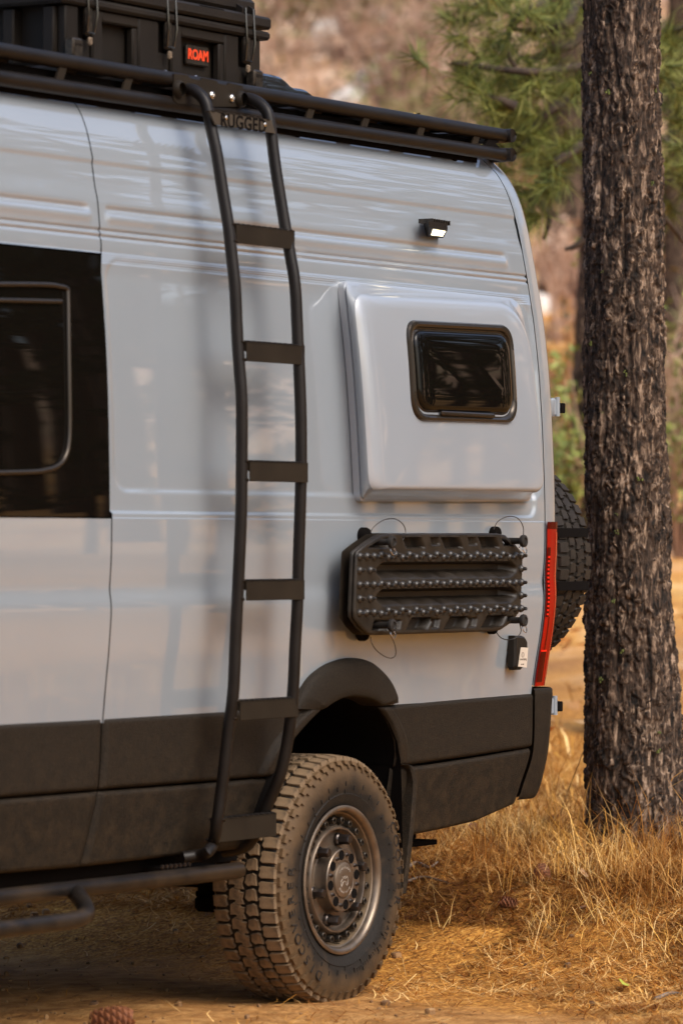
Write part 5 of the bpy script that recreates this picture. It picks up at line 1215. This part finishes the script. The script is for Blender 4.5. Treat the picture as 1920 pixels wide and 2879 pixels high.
# ---- small things on the ground
def ground_at(u, v):
    r = ray(u, v); d = 11.5
    while d < 60:
        p = CAM+r*d
        if p[2] < float(height(p[0], p[1])): return p
        d += .02
    return CAM+r*20
CONE = mat('pine_cone_scales', (.10, .032, .012), (.30, .105, .036), scale=40, rough=.75)
def cone(u, v, size, label, rx, rz):
    p = ground_at(u, v); c = p+[0, 0, size*.42]; o = thing('pine_cone', label, 'pine cone', p); s0 = None
    rot = Matrix.Rotation(rz, 3, 'Z') @ Matrix.Rotation(rx, 3, 'X')
    put('cone_core', MB().lathe([(0, -size*.55), (size*.25, -size*.4), (size*.3, 0), (size*.15, size*.5), (0, size*.6)], 10, (0, 0, 0), 'z').mesh('cone_core', smooth=60), CONE, o).location = c-p
    bpy.data.objects[[q.name for q in o.children][0]].rotation_euler = rot.to_euler()
    for k in range(70):
        f = k/69; h = -size*.5+f*size*1.05; a = k*2.39996; rr = size*(.46*math.sqrt(max(0, 1-(f*1.75-.62)**2*.72)))+.004
        M = rot @ Matrix.Rotation(a, 3, 'Z') @ Matrix.Rotation(-.35-.6*f, 3, 'Y')
        pos = rot @ Vector((rr*.55*math.cos(a), rr*.55*math.sin(a), h))
        if s0 is None:
            w_, l_ = size*.16, size*.30
            me = MB().add([(-l_*.2, -w_*.3, 0), (-l_*.2, w_*.3, 0), (l_*.75, w_, .0), (l_, 0, size*.05), (l_*.75, -w_, 0), (l_*.7, 0, size*.07)], [(0, 1, 2, 5), (0, 5, 4), (2, 3, 5), (5, 3, 4), (0, 4, 3, 2, 1)]).mesh('scale')
            s0 = put('scale', me, CONE, o); s0.location = np.array(c-p)+np.array(pos); s0.rotation_euler = M.to_euler()
        else:
            q = s0.copy(); COL.objects.link(q); q.parent = o; q.location = np.array(c-p)+np.array(pos); q.rotation_euler = M.to_euler()
cone(302, 2918, .098, 'big reddish brown pine cone on the dirt in front of the van at lower left', 1.35, .9)
cone(1522, 2480, .060, 'dark open pine cone in the dry grass below the big trunk', 1.0, 2.0)
cone(1545, 2334, .060, 'small brown pine cone in the grass just left of the big trunk', 1.3, .3)
cone(1433, 2560, .050, 'broken tawny pine cone half sunk in needles between the wheel and the grass', 1.2, 4.0)
DEAD = mat('dead_stick', (.10, .075, .06), (.24, .18, .13), scale=30, rough=.9)
for pts, lab, rr in (([(1140, 2452), (1170, 2440), (1205, 2448), (1230, 2438)], 'dark crooked twig on the needles behind the rear tyre', .008), ([(1350, 2312), (1385, 2330), (1420, 2336), (1480, 2328)], 'dead stick on the ground below the rear bumper', .009), ([(1140, 2490), (1190, 2480), (1260, 2492)], 'thin grey stick lying behind the mud flap', .006), ([(1840, 2820), (1890, 2808), (1950, 2812)], 'brown twig lying at the lower right on golden needles', .007)):
    q = [ground_at(u, v)+[0, 0, .012+.006*(k % 2)] for k, (u, v) in enumerate(pts)]
    tag(put('stick', MB().tube(smoothpath(q, 4), np.linspace(rr, rr*.5, (len(q)-1)*4+1), 6), DEAD, None, 60, at=q[0]), lab, 'stick')
q = ground_at(1325, 2345); tag(put('bark_chunk', MB().box(q+[0, 0, .02], (.11, .06, .035), rot=Matrix.Rotation(.5, 3, 'Z'), bev=.012), mat('red_bark', (.20, .065, .03), (.33, .13, .06), scale=40, rough=.9), None, 60, at=q), 'reddish chunk of rotten bark on the ground under the rear bumper', 'bark')
def leaf(u, v, size, col, label, tilt=.4):
    p = ground_at(u, v)+[0, 0, .03]; mb = MB(); rows = []
    for k, t_ in enumerate(np.linspace(-1, 1, 7)):
        w_ = size*.42*math.sqrt(max(.003, 1-t_*t_)); rows.append([(t_*size*.6, -w_, .25*w_), (t_*size*.6, 0, 0), (t_*size*.6, w_, .25*w_)])
    M = np.array(Matrix.Rotation(random.uniform(0, 3), 3, 'Z') @ Matrix.Rotation(tilt, 3, 'X')); P = np.array(rows) @ M.T+p
    tag(put('fallen_leaf', MB().grid(P), mat('leaf_'+str(u), col, rough=.6), None, 60, at=p), label, 'leaf')
leaf(1752, 2792, .045, (.38, .40, .04), 'yellow green leaf on the golden needles at lower right', .6)
leaf(1640, 2480, .045, (.42, .24, .12), 'curled tan leaf in the dry grass right of the dark pine cone', .9)
leaf(1640, 2578, .030, (.62, .50, .42), 'small pale leaf on the needles below the big trunk', .5)
leaf(1565, 2142, .040, (.70, .38, .04), 'yellow leaf on the ground between the bumper and the big trunk', .8)
leaf(1430, 2523, .040, (.50, .26, .07), 'tawny upright leaf beside the broken pine cone', 1.2)
leaf(1160, 2795, .02, (.3, .18, .1), 'brown crumpled leaf on needles near the bottom edge right of the tyre', .4)
STEM = mat('dry_stem', (.45, .22, .07), (.62, .36, .13), scale=30, rough=.8); HEAD = mat('dry_flower_head', (.72, .34, .04), (.55, .22, .03), scale=90, rough=.8)
def stem(pts, label, head=True, d=15.6):
    q = [onD(u, v, d) for u, v in pts]; q[0][2] = float(height(q[0][0], q[0][1]))-.01; o = thing('dry_flower_stem', label, 'dry plant', q[0])
    P = smoothpath(q, 5); put('stem', MB().tube(P, np.linspace(.0032, .0016, len(P)), 5), STEM, o, 60); n = len(P)
    for k in range(3):
        s = P[int(n*(.35+.17*k))]; dr = np.array([random.uniform(-.02, .02), random.uniform(-.02, .02), .03]); put('side_sprig', MB().tube([s, s+dr*.6, s+dr], .0012, 4), STEM, o)
    if head:
        for k in range(7): 
            c = P[-1]+np.array([random.gauss(0, .010), random.gauss(0, .010), random.gauss(0, .003)]); put('flower_head', MB().lathe([(0, -.005), (.005, -.002), (.007, .002), (.004, .005), (0, .006)], 7, c, 'z'), HEAD, o)
stem([(1702, 2330), (1708, 2260), (1712, 2190), (1706, 2120)], 'dried flower stem with yellow head standing in front of the big trunk')
stem([(1652, 2330), (1660, 2250), (1664, 2150), (1660, 2098)], 'thin red dried stem at the left edge of the big trunk', True)
stem([(1850, 2320), (1846, 2240), (1838, 2160), (1846, 2090)], 'tall bare dried stem in front of the right side of the big trunk', False)
stem([(1560, 2330), (1580, 2270), (1605, 2200), (1650, 2085)], 'long leaning dry straw left of the big trunk', False)
stem([(1880, 2340), (1895, 2260), (1900, 2190)], 'short bare dried stem at the right edge by the big trunk', False)
